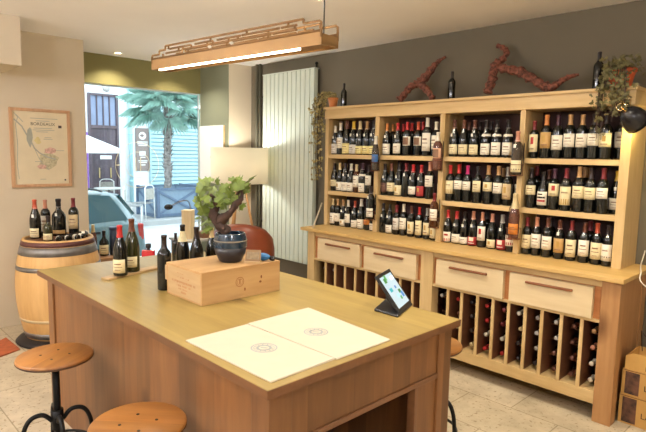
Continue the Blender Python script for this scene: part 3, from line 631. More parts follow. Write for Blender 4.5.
# black clamp lamp on right upright
cl = thing('clamp_lamp', 'black domed clamp lamp at the right end of the shelf unit, lighting its side', 'lamp', (-1.06, 3.70, 1.99))
_o = Vector((.40, .68, -.55)).normalized()          # the dome's mouth points down to the right, at the unit's side
_ap = on_y(625, 110.5, 3.64)-Vector((-1.06, 3.70, 1.99))
M = Matrix.Translation(_ap+_o*.085) @ (-_o).to_track_quat('Z', 'Y').to_matrix().to_4x4() @ Matrix.Scale(.85, 4)
CLM = M.copy()
MB().lathe([(.02, .10), (.035, .098), (.06, .075), (.082, .035), (.092, -.02), (.094, -.05), (.09, -.05), (.08, .03), (.055, .07), (.02, .09)], 28, M=M, cap=False).build('lamp_shade', mat('black_gloss_enamel', '#17161a', .25, noise=.03), cl)
MB().sphere(M @ Vector((0, 0, .02)), .03).build('bulb', mat('lamp_bulb', '#ffd9a0', .4, noise=0, emit='#ffb45a', es=12), cl)
G = MB(); G.tube(catmull([M @ Vector((0, 0, .1)), M @ Vector((0, 0, .118)), M @ Vector((0, .0, .14)), (-.09, .02, .03), (-.085, .045, .03)]), .006, 8)
G.box(-.105, -.06, .03, .085, -.01, .03); G.build('clamp', mat('chrome', '#c9b48a', .15, 1, noise=0), cl)
G = MB(); G.tube([(math.cos(a)*.028-.085, -.035, math.sin(a)*.022-.02) for a in [2*PI*i/16 for i in range(16)]], .005, 8, closed=True); G.build('clamp_ring', MATS['chrome'], cl)

# white cable at right of counter
cb = MB(); pts = [on_y(635, 262, 3.95), on_y(634, 268, 3.8), on_y(641, 272, 3.7), on_y(646, 284, 3.6), on_y(650, 300, 3.6)]
pts[0].z = max(pts[0].z, CT+.01)
cb.tube(catmull([(-1.05, 4.068, 1.04), (-1.055, 4.06, 1.0), (-1.05, 4.0, CT+.014), (-1.01, 3.85, CT+.012), (-.972, 3.72, CT+.010), (-.955, 3.66, CT-.03), (-.86, 3.58, .86), (-.66, 3.5, .7), (-.45, 3.6, .4), (-.42, 3.7, .012), (-.3, 3.8, .01)]), .004, 6)
tag(cb.build('white_cable', mat('white_cable_sheath', '#ddd6c8', .5, noise=0)), 'thin white cable trailing over the right end of the counter to the floor', 'cable')

# white card leaning at left end of counter
c_ = thing('leaning_strip', 'thin pale wooden strip leaning against the left end of the bottle shelves', 'strip', (-3.82, 3.68, CT))
_a = on_z(313, 228, CT); _b = on_y(322, 203, FY-.012)
c_.location = (_a.x, _a.y, CT); _d = _b-_a
MB().tube([(0, 0, .006), tuple(_d)], .0075, 4).build('strip', mat('pale_card', '#cdbfa6', .7, noise=.03), c_)

# cartons bottom right
def carton(z, w, lab, word, zt):
    r = thing('wine_carton', lab, 'box', (-.772, 3.78, z), 0, 'cardboard wine cartons')
    K = mat('carton_board', '#b98f4e', .75, noise=.05)
    MB().box(-w, w, -.16, .13, 0, zt).build('carton_body', K, r, bevel=.004)
    MB().box(-w+.02, -w+.10, -.1615, -.16, .012, zt-.012).build('picture', mat('carton_photo', '#5a3a2a', .6, noise=.5, nscale=22), r)
    text('lettering', word, .05, mat('carton_ink', '#3a2a1c', .8, noise=0), r, Matrix.Translation((-w+.125, -.1612, zt*.42)) @ Matrix.Rotation(PI/2, 4, 'X'), 'LEFT')
    MB().box(-w, w, -.1606, -.16, zt-.006, zt-.002).build('lid_seam', mat('carton_seam', '#6d4c25', .8, noise=0), r)
    return r
carton(0, .235, 'lower cardboard wine carton with brown picture on the floor by the shelf unit', 'LA', .185)
carton(.1858, .23, 'upper cardboard wine carton with dark picture stacked beside the shelf unit', 'L', .165)
t3 = thing('carton_tray', 'open yellowish carton lid with rounded cutout on top of the stacked cartons', 'box', (-.772, 3.78, .3525))
K = mat('carton_board_yellow', '#c69c57', .75, noise=.04)
TR = MB(); TR.prism([(-.22, 0), (.22, 0), (.22, .095), (.16, .105), (-.18, .105), (-.22, .08)], -.002, .002, Matrix.Translation((0, -.15, 0)) @ Matrix.Rotation(PI/2, 4, 'X'))
TR.box(-.22, .22, -.148, .11, 0, .004); TR.box(-.22, -.216, -.148, .11, .004, .08); TR.box(.216, .22, -.148, .11, .004, .08); TR.box(-.216, .216, .106, .11, .004, .08)
TR.build('tray', K, t3)
MB().box(-.105, -.085, -.1535, -.1525, .012, .04).build('printed_mark', MATS['carton_ink'], t3)
wr = MB(); wr.tube(catmull([(-.86, 3.97, 0.008), (-.96, 3.96, .25), (-.96, 3.8, .54), (-.92, 3.7, .57), (-.87, 3.73, .50)]), .003, 6)
tag(wr.build('dark_wire', mat('dark_wire_sheath', '#3a2620', .5, noise=0)), 'loose thin dark wire looping above the stacked cartons', 'cable')

# ================================================================ ISLAND
IX0, IX1, IY0, IY1, IZ = -3.585, -1.285, 1.02, 2.155, .90
isl = thing('island_counter', 'large wooden island counter with thick top in the middle of the shop', 'counter', ((IX0+IX1)/2, (IY0+IY1)/2, 0))
io = ((IX0+IX1)/2, (IY0+IY1)/2, 0)
def ip(mb, name, m, bevel=.003): return part(mb, name, m, isl, bevel, io)
tt = MB().box(IX0, IX1, IY0, IY1, IZ-.034, IZ)
ip(tt, 'tabletop', ITOP, .003)
EG = MB(); e = .0015
EG.box(IX0, IX1, IY0-e, IY0+.02, IZ-.033, IZ-.002); EG.box(IX1-.02, IX1+e, IY0, IY1, IZ-.033, IZ-.002)
ip(EG, 'top_edge', IEDGE, 0)
bx0, bx1, by0, by1 = IX0+.09, IX1-.025, IY0+.028, IY1-.03
ip(MB().box(bx0+.0, bx1-.1, by0+.012, by0+.034, .0, IZ-.034), 'front_panel', IBODY)
ip(MB().box(bx0, bx1-.1, by1-.034, by1-.012, 0, IZ-.034), 'rear_panel', IBODY)
ip(MB().box(bx0+.012, bx0+.034, by0+.03, by1-.03, 0, IZ-.034), 'far_end_panel', IBODYY)
for x0, x1 in ((bx0, bx0+.09), (bx1-.1, bx1)):
    for y0, y1 in ((by0, by0+.1), (by1-.1, by1)): ip(MB().box(x0, x1, y0, y1, 0, IZ-.034), 'corner_post', IBODYY)
# near end: top rail over an open knee hole
ip(MB().box(bx1-.05, bx1-.01, by0+.1, by1-.1, .665, IZ-.034), 'apron_board', IBODYY)
ip(MB().box(bx1-.045, bx1-.002, by0+.1, by1-.1, .643, .665), 'opening_rail', IRAIL)
ip(MB().box(bx1-.05, bx1-.012, by1-.245, by1-.1, 0, .643), 'end_stile', IBODYY); ip(MB().box(bx1-.05, bx1-.012, by0+.1, by0+.16, 0, .643), 'end_stile', IBODYY)
ip(MB().box(bx1-.045, bx1-.004, by1-.265, by1-.245, 0, .643), 'opening_bead', IRAIL)
ip(MB().box(bx1-.75, bx1-.73, by0+.034, by1-.034, .0, IZ-.034), 'inner_partition', wood('dark_inner_board', '#4a3324', '#5d4230', 'z'))

# papers
for i, (x0, x1, y0, y1, lab) in enumerate(((-1.855, -1.322, 1.055, 1.365, 'white tasting mat with grey round emblem, nearer the island front corner'), (-1.865, -1.318, 1.368, 1.735, 'white tasting mat with grey round emblem, further back near the tablet'))):
    r = thing('paper_mat', lab, 'paper', ((x0+x1)/2, (y0+y1)/2, IZ), 0, 'white tasting mats')
    hw, hh = (x1-x0)/2, (y1-y0)/2
    mb = MB(); q = [(-hw, -hh), (hw, -hh+.006), (hw-.004, hh), (-hw-.004, hh-.005)]
    if i == 1: q = [(-hw, -hh), (hw, -hh), (hw, hh-.055), (-hw-.008, hh)]
    for j in range(3): mb.prism([(a+random.uniform(-.003, .003), b_+random.uniform(-.0008, .0008)) for a, b_ in q], .0004+j*.0016, .0018+j*.0016)
    mb.build('sheets', PAPER, r)
    e = on_z(264, 349, IZ) if i == 0 else on_z(316, 333, IZ)
    E = MB(); ex, ey = e.x-(x0+x1)/2, e.y-(y0+y1)/2
    def flat_ring(cx, cy, ro, ri, z0, z1, mb, n=28):
        vs = []; fs = []
        for k in range(n):
            a = 2*PI*k/n
            for rr in (ro, ri):
                for z in (z0, z1): vs.append((cx+rr*math.cos(a), cy+rr*math.sin(a), z))
        for k in range(n):
            o = k*4; p = ((k+1) % n)*4
            fs += [(o, p, p+1, o+1), (o+2, o+3, p+3, p+2), (o+1, p+1, p+3, o+3), (o, o+2, p+2, p)]
        mb.add(vs, fs)
    z0 = .0051
    for ro, ri in ((.052, .046), (.041, .039), (.03, .02)): flat_ring(ex, ey, ro, ri, z0, z0+.0004, E)
    for k in range(12):
        a = 2*PI*k/12; E.box(-.002, .002, .022, .038, z0, z0+.0004, Matrix.Translation((ex, ey, 0)) @ Matrix.Rotation(a, 4, 'Z'))
    E.box(-.013, .013, -.004, .004, z0, z0+.0004, Matrix.Translation((ex, ey, 0)) @ Matrix.Rotation(.6, 4, 'Z'))
    E.build('round_emblem', mat('pale_grey_ink', '#9fa6a6', .8, noise=.05), r)

# tablet on stand
tb = thing('tablet_stand', 'black tablet with lit screen tilted on a black stand at the island end', 'tablet', (-1.6, 2.06, IZ))
MB().prism([(-.034, -.113), (.112, -.114), (.03, .11), (-.122, .086)], 0, .012).build('base_plate', BLACKP, tb, bevel=.004)
th = math.atan2(.12, .14)
MT_ = Matrix.Translation((.085, .02, .018)) @ Matrix.Rotation(math.radians(-68), 4, 'Z')
# screen frame: u along its lower edge (+Y-ish), v up the slope (-X, +Z)
u = Vector((-.073, .19, 0)).normalized(); v = Vector((-.115, 0, .14)); v = (v-u*v.dot(u)).normalized(); w = u.cross(v)
if w.x < 0: w = -w
B = Vector((-1.505+1.6, 1.984-2.06, .012))
TM = Matrix(((u.x, v.x, w.x, B.x), (u.y, v.y, w.y, B.y), (u.z, v.z, w.z, B.z), (0, 0, 0, 1)))
MB().box(-.002, .205, 0, .205, -.012, 0, TM).build('tablet_case', BLACKP, tb, bevel=.004)
SCRN = mat('screen_light', '#9fb4c2', .2, noise=0, emit='#b9d8ee', es=.5)
MB().box(.018, .185, .018, .187, 0, .0012, TM).build('screen', SCRN, tb)
ic = [('#2f7a3a', .045, .15, .03, .025), ('#4aa05a', .07, .16, .02, .03), ('#2a9fb5', .045, .10, .035, .02), ('#2b6bb5', .12, .105, .02, .015), ('#1f6f3a', .135, .075, .03, .02), ('#2b77c5', .15, .05, .025, .03), ('#8fc3e0', .09, .06, .03, .02), ('#3a8f5a', .115, .045, .02, .018), ('#e7f0f6', .13, .15, .05, .02)]
for c, a, b_, p, q in ic: MB().box(a, a+p, b_, b_+q, .0012, .0018, TM).build('screen_picture', mat('screen_'+c[1:], c, .3, noise=0, emit=c, es=.4), tb)
MB().box(.07, .13, .03, .1, -.05, -.012, TM).build('support_block', BLACKP, tb, bevel=.004)
# crate
cr = thing('wine_crate', 'low pine wine crate with branded stamps lying on the island counter', 'crate', (-2.405, 1.607, IZ))
cw, cd, ch = .172, .245, .166
C_ = MB(); C_.box(-cw, cw, -cd, cd, .0006, .01); C_.box(-cw, -cw+.012, -cd, cd, .01, ch-.012); C_.box(cw-.012, cw, -cd, cd, .01, ch-.012)
C_.build('side_boards', CRATEW, cr, bevel=.0015)
for y0 in (-cd, cd-.012): MB().box(-cw+.012, cw-.012, y0, y0+.012, .01, ch-.012).build('end_board', CRATEX, cr, bevel=.0015)
MB().box(-cw-.003, cw+.001, -cd-.001, cd+.001, ch-.012, ch).build('lid', CRATEW, cr, bevel=.0015)
MB().box(-cw-.022, -cw, -cd+.001, -cd+.02, .07, ch-.018).build('end_batten', CRATEX, cr, bevel=.0015)
STAMP = mat('stamp_brown', '#a5744c', .8, noise=.1)
S = MB(); me_ = []
def ringx(mb, cy, cz, ro, ri, x0, x1): ring(mb, cy, cz, ro, ri, x0, x1, n=28)
ringx(S, -.02, .088, .026, .0225, cw, cw+.0008); ringx(S, -.02, .088, .017, .0155, cw, cw+.0008); S.box(cw, cw+.0008, -.0235, -.0165, .077, .1); S.box(cw, cw+.0008, -.029, -.011, .098, .101)
S.build('round_stamp', STAMP, cr)
for y, z, a, b_ in ((.012, .045, .005, .009), (.112, .07, .008, .006), (.118, .095, .005, .009)):
    K_ = MB(); K_.prism([(y+a*math.cos(2*PI*i/14), z+b_*math.sin(2*PI*i/14)) for i in range(14)], cw-.0002, cw+.0005, Matrix(((0, 0, 1, 0), (1, 0, 0, 0), (0, 1, 0, 0), (0, 0, 0, 1))))
    K_.build('knot', mat('wood_knot', '#85532e', .7, noise=.2), cr)
# stamped lines of lettering on the end board (illegible in the photo: broken strokes)
Sx = MB(); rr = random.Random(3)
for z, x0, x1, hgt in ((.128, -.06, -.005, .004), (.108, -.055, .05, .008), (.083, -.12, .11, .013), (.064, -.075, .065, .011), (.048, -.05, .03, .008), (.032, -.025, .025, .012)):
    x = x0
    while x < x1:
        wd = rr.uniform(.003, .008); 
        if rr.random() < .8: Sx.box(x, x+wd*.7, -cd-.0007, -cd, z-hgt/2+rr.uniform(0, hgt*.3), z+hgt/2)
        x += wd*1.25
Sx.build('stamped_lettering', mat('faint_stamp', '#b0835a', .8, noise=.1), cr)

# potted vine on the crate
CZ = IZ+ch+.0006
pc = on_z(230.5, 261, CZ)
pv = thing('potted_vine', 'small gnarled vine with green leaves in a glazed blue pot on the crate', 'plant', (pc.x, pc.y, CZ))
GL1 = mat('dark_blue_glaze', '#132c40', .2, noise=.2, nscale=20, coat=.5); GL2 = mat('dark_slate_glaze', '#1f1f27', .35, noise=.15)
k = .0885
MB().lathe([(.6*k, 0), (.68*k, .06*k), (.9*k, .5*k), (.985*k, .9*k)], 32).build('pot_lower', GL2, pv)
MB().lathe([(.985*k, .9*k), (1.0*k, 1.1*k), (.97*k, 1.4*k), (.9*k, 1.68*k), (.88*k, 1.75*k), (.8*k, 1.75*k), (.8*k, 1.6*k), (.85*k, 1.2*k)], 32, cap=False).build('pot_upper', GL1, pv)
MB().lathe([(.975*k, 1.26*k), (1.0*k, 1.28*k), (1.0*k, 1.33*k), (.97*k, 1.35*k)], 32, cap=False).build('rim_band', mat('tan_glaze_band', '#7d7566', .4, noise=.05), pv)
MB().cyl(.84*k, 1.4*k, 1.52*k, 24).build('soil', mat('dark_soil', '#2a2019', .95, noise=.3, nscale=60), pv)
fw_ = Vector((-.712, .693, 0)); rt = Vector((.7, .714, 0))
def pvp(px, py, dd=0):    # point near the pot's axis plane, facing the camera
    n_ = fw_; P0 = Vector((pc.x, pc.y, CZ))+fw_*dd; rv = ray(px, py); s = (P0-CAM).dot(n_)/rv.dot(n_); return CAM+rv*s-Vector((pc.x, pc.y, CZ))
TK = MB()
for pts in ([(227, 234, .02, 0), (223, 228, .022, 0), (217, 222, .021, .0), (214, 214, .018, .01), (216, 206, .015, .01), (214, 199, .009, .0), (210, 194, .005, 0)], [(219, 223, .018, 0), (225, 217, .017, -.02), (231, 212, .015, -.03), (235, 205, .013, -.03), (240, 200, .012, -.02), (242, 194, .008, -.02), (240, 186, .005, -.02)], [(240, 200, .009, -.02), (238, 193, .006, 0), (245, 184, .004, 0), (253, 178, .0025, 0)]):
    P3 = catmull([pvp(a, b_, d) for a, b_, r_, d in pts], 4); R0 = [p[2]*1.3*(1+.16*math.sin(q_*2.3)) for q_, p in enumerate(pts)]; n_ = len(pts)
    R3 = [R0[min(i//4, n_-1)]*(1-(i % 4)/4)+R0[min(i//4+1, n_-1)]*((i % 4)/4) for i in range(len(P3))]
    TK.tube(P3, R3, 10, jitter=.28)
TK.build('trunk', STEMW, pv)
LF = MB()
leaves = [(197, 187, 1.2), (203, 185, 1.3), (199, 193, 1), (206, 190, 1.1), (212, 188, .9), (204, 199, 1), (200, 206, 1), (204, 212, 1.1), (200, 218, .9), (206, 222, 1.1), (205, 229, 1.2), (213, 196, 1), (219, 196, .9), (224, 201, .9), (210, 206, .9), (208, 216, 1), (229, 196, 1.1), (233, 189, 1.1), (237, 185, 1.2), (241, 190, 1), (236, 196, 1), (231, 203, .9), (226, 192, .9), (244, 184, .8), (250, 178, .9), (240, 206, .9), (222, 188, .8), (216, 182, .7), (245, 192, .8), (232, 181, .8), (209, 181, .9), (213, 202, 1), (220, 206, .8), (207, 203, 1.1), (238, 180, .8), (228, 186, .9), (234, 200, 1), (209, 230, .8), (222, 199, 1), (226, 205, .9), (218, 202, .9), (231, 193, 1), (244, 188, .9), (214, 190, 1), (203, 207, 1), (197, 200, .8), (236, 190, 1), (212, 196, 1)]
for lx, ly, s in leaves:
    d = random.uniform(-.06, .06); p = pvp(lx, ly, d)
    add_leaf(LF, p, .057*s, Vector((.55, -.55, .5))+Vector((random.gauss(0, .4), random.gauss(0, .4), random.gauss(0, .4))), random.uniform(2.2, 4.2))
    LF.tube([p, p+Vector((random.uniform(-.01, .01), random.uniform(-.01, .01), -.03)), p*.7+pvp(222, 205)*.3], .0012, 4)
LF.build('leaves', LEAFG, pv)

# card holder and blue gadget on crate
hp = on_z(254.5, 263, CZ)
r = thing('card_holder', 'small brown wooden card holder with a grey card on the crate beside the pot', 'card holder', (hp.x-.002, hp.y-.008, CZ), math.radians(38))
MB().box(-.042, .042, -.018, .018, 0, .012).build('holder_base', CRATEX, r, bevel=.001)
MB().box(-.042, .042, -.002, .002, 0, .062, Matrix.Translation((0, -.006, .010)) @ Matrix.Rotation(math.radians(-14), 4, 'X')).build('back_board', wood('card_holder_wood', '#7a5c3a', '#9a7a50', 'x'), r)
MB().box(-.034, .034, -.0035, -.0022, .012, .05, Matrix.Translation((0, -.006, .010)) @ Matrix.Rotation(math.radians(-14), 4, 'X')).build('card', mat('grey_tan_card', '#8f7d62', .7, noise=.15, nscale=60), r)
gp = on_z(270, 260.5, CZ)
r = thing('bottle_opener', 'bright blue rounded bottle opener with black tip at the crate back corner', 'opener', (gp.x-.012, gp.y-.022, CZ), math.radians(40))
MB().sphere((-.014, 0, .021), .021, 16, 10, (2.0, .9, 1)).build('blue_body', mat('blue_plastic', '#2f6fa8', .35, noise=.04), r)
MB().lathe([(.001, .0), (.010, .002), (.013, .016), (.012, .028), (.001, .03)], 14, M=Matrix.Translation((.022, 0, .0138)) @ Matrix.Rotation(PI/2, 4, 'Y')).build('black_tip', BLACKP, r)

# bottles on the island
pl = on_z(105, 280, IZ); pr = on_z(157, 268, IZ)
mid = (pl+pr)/2; ang = math.atan2(pr.y-pl.y, pr.x-pl.x)
tag(MB().box(-.2, .2, -.032, .032, 0, .012).build('wooden_plank', CRATEX, bevel=.002), 'thin pale wooden plank under the two labelled bottles on the island', 'plank')
o = bpy.data.objects['wooden_plank']; o.location = (mid.x, mid.y, IZ+.0005); o.rotation_euler = (0, 0, ang)
def ib(px, py, lab, h, z0=IZ, rz=math.radians(40), **kw):
    z0 = z0+.0006 if z0 == IZ else z0; p = on_z(px, py, z0); p += Vector((-.712, .693, 0))*.035; return bottle(lab, (p.x, p.y, z0), h, rz=rz, **kw)
G5 = 'bottles on the island counter'
ib(118.5, 276.5, 'dark wine bottle with bright red capsule standing on the thin plank', .3, IZ+.0125, ty='burg', cap='red', label='cream', z=(.08, .32), var=0, group=G5, span=130)
ib(130.5, 272.5, 'brownish green wine bottle with dark red capsule standing on the thin plank', .325, IZ+.0125, ty='burg', cap='brown', label='cream', z=(.1, .3), var=0, g='green', group=G5, span=130)
ib(162.8, 291, 'dark wine bottle standing in front of the crate corner, nearest of the group', .3, ty='bord', cap='dark', label=None, group=G5)
ib(181.5, 275, 'dark bottle with black cap and cream neck label behind the crate', .305, ty='burg', cap='black', label=None, neck=(.20, .262, 'cream'), cap0=.262, group=G5)
ib(195.5, 277, 'dark wine bottle behind the crate, between the two cream necked bottles', .3, ty='burg', cap='dark', label=None, group=G5)
ib(210.5, 273, 'dark bottle with tall cream neck foil behind the crate beside the pot', .28, ty='burg', cap='cream', label=None, cap0=.235, group=G5)
ib(174.5, 263, 'small dark bottle furthest back of the group behind the crate', .2, ty='bord', cap='dark', label=None, group=G5)

# ================================================================ STOOLS
def stool(loc, lab, rz):
    r = thing('bar_stool', lab, 'stool', loc, rz, 'wood and iron bar stools')
    R = .174; Zs = .65
    MB().lathe([(.0, Zs-.024), (R-.012, Zs-.024), (R, Zs-.016), (R, Zs-.006), (R-.006, Zs), (.0, Zs)], 48, cap=False).build('seat', STOOLW, r)
    rm = MB()
    rm.lathe([(R-.003, Zs-.022), (R+.0015, Zs-.017), (R+.0015, Zs-.012), (R-.003, Zs-.010)], 48, cap=False)
    rm.build('seat_edge', mat('dark_seat_edge', '#4a2e18', .5, noise=.1), r)
    for a in range(4): MB().cyl(.006, Zs-.001, Zs+.0015, 10, c=(.065*math.cos(a*PI/2+.4), .065*math.sin(a*PI/2+.4), 0)).build('seat_bolt', BLACKM, r)
    sp = MB(); sp.cyl(.017, .24, Zs-.024, 16); sp.cyl(.028, .27, .37, 16); sp.cyl(.06, Zs-.03, Zs-.024, 16); sp.build('spindle', BLACKM, r)
    for a in range(4):
        an = a*PI/2+PI/4; c, s = math.cos(an), math.sin(an)
        l = MB(); l.tube(catmull([(c*.024, s*.024, .315), (c*.065, s*.065, .355), (c*.12, s*.12, .345), (c*.152, s*.152, .28), (c*.165, s*.165, .15), (c*.175, s*.175, .008)], 6), .011, 10); l.cyl(.017, 0, .012, 12, c=(c*.175, s*.175, 0)); l.build('leg', BLACKM, r)
    rg = MB(); rg.tube([(.163*math.cos(2*PI*i/40), .163*math.sin(2*PI*i/40), .17) for i in range(40)], .008, 8, closed=True); rg.build('foot_ring', BLACKM, r)
    return r
stool((-2.722, .838, 0), 'round wooden stool on black iron base, further left by the island front', 2.2)
stool((-1.82, .838, 0), 'round two tone wooden stool at the picture bottom, nearest the viewer', .75)
stool((-1.60, 2.375, 0), 'round wooden stool almost hidden behind the right end of the island', 1.0)

# ================================================================ BARREL
BX, BY = -4.913, 1.577
BT = .892
ba = thing('wine_barrel', 'pale oak wine barrel with grey steel hoops used as a display table by the wall', 'barrel', (BX, BY, 0))
def br_r(z): t = (z-.05)/(BT-.05)*2-1; return .345-.067*t*t
Z0 = .05
prof = [(br_r(Z0+(BT-Z0)*i/16), Z0+(BT-Z0)*i/16) for i in range(17)]
mb = MB(); mb.lathe(prof+[(br_r(BT)-.022, BT), (br_r(BT)-.024, BT-.013)], 40, cap=False); mb.build('staves', BARRELW, ba)
MB().cyl(br_r(BT)-.022, BT-.06, BT-.0125, 40).build('barrel_head', wood('barrel_head_wood', '#5d3a22', '#7a5030', 'x'), ba)
def hoop(z0, z1, m=GREYM):
    MB().lathe([(br_r(z0)-.002, z0), (br_r(z0)+.003, z0), (br_r((z0+z1)/2)+.003, (z0+z1)/2), (br_r(z1)+.003, z1), (br_r(z1)-.002, z1)], 40, cap=False).build('hoop', m, ba)
hoop(BT-.05, BT-.012, mat('dark_red_rim_hoop', '#5a3430', .5, .4, noise=.15)); hoop(BT-.125, BT-.055); hoop(.64, .675); hoop(.21, .235, mat('pale_lower_hoop', '#c9b48c', .5, noise=.1)); hoop(.06, .11)
bs = thing('barrel_stand', 'low round dark metal stand under the barrel', 'stand', (BX, BY, 0))
MB().lathe([(.35, 0), (.36, .01), (.34, .03), (.30, .048), (.0, .048)], 40).build('stand_disc', mat('dark_stand_metal', '#2e2a2b', .45, .5, noise=.1), bs)
HZ = BT-.012
def bb(rt_, fw_d, lab, **kw):
    h = kw.pop('h'); return bottle(lab, (BX+.696*rt_-.712*fw_d, BY+.718*rt_+.693*fw_d, HZ+.0006), h, rz=math.radians(50), group='bottles on the barrel', **kw)
bb(-.178, -.03, 'broad dark bottle with red brown capsule and cream label, front left on barrel', h=.335, ty='burg', cap='redorange', label='cream', z=(.04, .28), tagged=True, span=110)
bb(-.165, .12, 'dark bottle with pale capsule and tall label, rear left on barrel', h=.32, ty='bord', cap='pink', label='greywhite', z=(.15, .55), span=90)
bb(-.01, -.15, 'small squat brown bottle with cream label at the barrel front', h=.21, ty='squat', cap='dark', label='cream', z=(.05, .3), g='green', tagged=False)
bb(-.055, .135, 'rounded black bottle with round white seal and gold label, rear on barrel', h=.33, ty='squat', cap='black', label='gold', z=(.06, .16), tagged=True)
bb(.075, .14, 'dark bottle with dark red capsule and beige label, rear right on barrel', h=.34, ty='bord', cap='darkred', label='beige', z=(.2, .55), span=140)
for i in range(6):
    a = math.radians(-63+i*20)+math.radians(45.9); rr = .2
    M = Matrix.Translation((BX+.238*math.cos(a), BY+.238*math.sin(a), HZ+.0235)) @ Matrix.Rotation(a, 4, 'Z') @ Matrix.Rotation(-PI/2, 4, 'Y')
    bottle('small dark bottle lying at the barrel rim, %s in the row counted from the viewer' % ORD[i], (0, 0, 0), .17, 'burg', 'dark', 'white', (.12, .3), 0, group='small bottles lying on the barrel', M=M, span=200)

# rust floor mat
q = [on_z(0, 341.7, 0), on_z(6, 338.6, 0), on_z(20, 350, 0), on_z(0, 357.5, 0)]
q[0] = q[1]+(q[0]-q[1])*3; q[3] = q[2]+(q[3]-q[2])*2.2
mb = MB(); mb.prism([(p.x-q[2].x, p.y-q[2].y) for p in q][::-1], .001, .012); o = mb.build('floor_mat', mat('rust_mat', '#a5552f', .9, noise=.15, nscale=30)); o.location = (q[2].x, q[2].y, 0)
tag(o, 'rust coloured mat on the stone floor at the left picture edge', 'mat')

# ================================================================ PENDANT LAMP
A = Vector((-2.83, 1.475, 0)); Bp = Vector((-1.62, 1.60, 0)); mid = (A+Bp)/2; Lh = (Bp-A).length/2; rz = math.atan2(Bp.y-A.y, Bp.x-A.x)
PZ = 2.088
pe = thing('pendant_lamp', 'long brass pendant lamp with cut out fretwork and a light strip over the island', 'lamp', (mid.x, mid.y, PZ), rz)
W_ = .055
MB().box(-Lh, Lh, -W_, -W_+.004, 0, .055).build('front_plate', GOLD, pe, bevel=.001)
MB().box(-Lh, Lh, W_-.004, W_, 0, .055).build('rear_plate', GOLD, pe, bevel=.001)
MB().box(-Lh, Lh, -W_+.004, W_-.004, 0.008, .014).build('tray', GOLD, pe)
MB().box(Lh-.004, Lh, -W_, W_, .0, .045).build('end_plate', GOLD, pe); MB().box(-Lh, -Lh+.004, -W_, W_, .0, .045).build('end_plate', GOLD, pe)
MB().box(-Lh+.06, Lh-.13, -.048, -.036, -.007, .008).build('light_strip', mat('led_strip', '#fff3dd', .4, noise=0, emit='#ffe9c8', es=9), pe)
for y, nm in ((-W_+.002, 'front_fretwork'), (W_-.002, 'rear_fretwork')):
    fm = MB(); zz = [.056, .075, .094, .113]; q_ = .0056
    def bar(pts): fm.tube([(a, y, b_) for a, b_ in pts], q_, 6)
    def step(x, za, zb, w_=.012): return [(x-w_, za), (x-w_*.3, za), (x, za+(zb-za)*.2), (x, zb-(zb-za)*.2), (x+w_*.3, zb), (x+w_, zb)]
    # stepped outline: rises in two rounded steps at the far end, falls in two at the near end
    bar([(-Lh+.004, .03), (-Lh+.004, zz[1]-.006), (-Lh+.012, zz[1])]+step(-Lh+.075, zz[1], zz[2])+step(-Lh+.13, zz[2], zz[3])+step(Lh-.15, zz[3], zz[3])+step(Lh-.10, zz[3], zz[2])+[(Lh-.012, zz[2]), (Lh-.004, zz[2]-.006), (Lh-.004, .03)])
    bar([(-Lh+.01, zz[0]), (Lh-.01, zz[0])])
    rr = random.Random(4)
    for li in (1, 2):
        x = -Lh+.10+li*.035
        while x < Lh-.22:
            xe = min(x+rr.uniform(.14, .26), Lh-.13)
            if rr.random() < .55: bar([(x, zz[li])]+step(xe-.02, zz[li], zz[li+(1 if li == 1 else -1)]))
            else: bar([(x, zz[li]), (xe, zz[li])])
            x = xe+.012
    for x, a, b_ in ((-.45, 2, 3), (-.28, 0, 1), (-.1, 2, 3), (.02, 0, 1), (.16, 2, 3), (.3, 0, 2), (.42, 2, 3), (-.36, 1, 2), (.1, 1, 2), (-.5, 0, 1)): bar([(x, zz[a]), (x, zz[b_])])
    fm.build(nm, GOLDIN, pe)
for s in (1,):
    x = s*(Lh-.035); MB().tube([(x, 0, .012), (x, 0, CEIL-PZ)], .003, 6).build('cable', BLACKP, pe)
    MB().cyl(.03, CEIL-PZ-.02, CEIL-PZ, 16, c=(x, 0, 0)).build('ceiling_cup', WHITE, pe)

# ================================================================ FLOOR LAMP
fl = thing('floor_lamp', 'floor lamp with large cream drum shade on wooden tripod legs near the window', 'lamp', (-5.1, 3.62, 0))
SHD, nt, b = base('cream_lampshade_fabric')
b.inputs['Base Color'].default_value = lin('#f2efe6'); b.inputs['Roughness'].default_value = .9; b.inputs['Transmission Weight'].default_value = 0
tl = nt.nodes.new('ShaderNodeBsdfTranslucent'); tl.inputs['Color'].default_value = lin('#efe8d6'); mx = nt.nodes.new('ShaderNodeMixShader'); mx.inputs[0].default_value = .62
nt.links.new(b.outputs[0], mx.inputs[1]); nt.links.new(tl.outputs[0], mx.inputs[2]); nt.links.new(mx.outputs[0], nt.nodes['Material Output'].inputs['Surface'])
MB().lathe([(.325, 1.30), (.325, 1.70), (.322, 1.70), (.322, 1.30), (.325, 1.30)], 48, cap=False).build('lamp_shade', SHD, fl)
for k in range(3):
    a = math.radians(-70+k*120); MB().tube([(.03*math.cos(a), .03*math.sin(a), 1.40), (.30*math.cos(a), .30*math.sin(a), 0.0)], .014, 10).build('leg', wood('tripod_wood', '#8f6334', '#b5844c', 'z'), fl)
MB().cyl(.045, 1.34, 1.44, 20).build('hub', MATS['tripod_wood'], fl)
MB().sphere((0, 0, 1.5), .045).build('bulb', mat('warm_bulb', '#fff0d0', .4, noise=0, emit='#ffe2b0', es=6), fl)

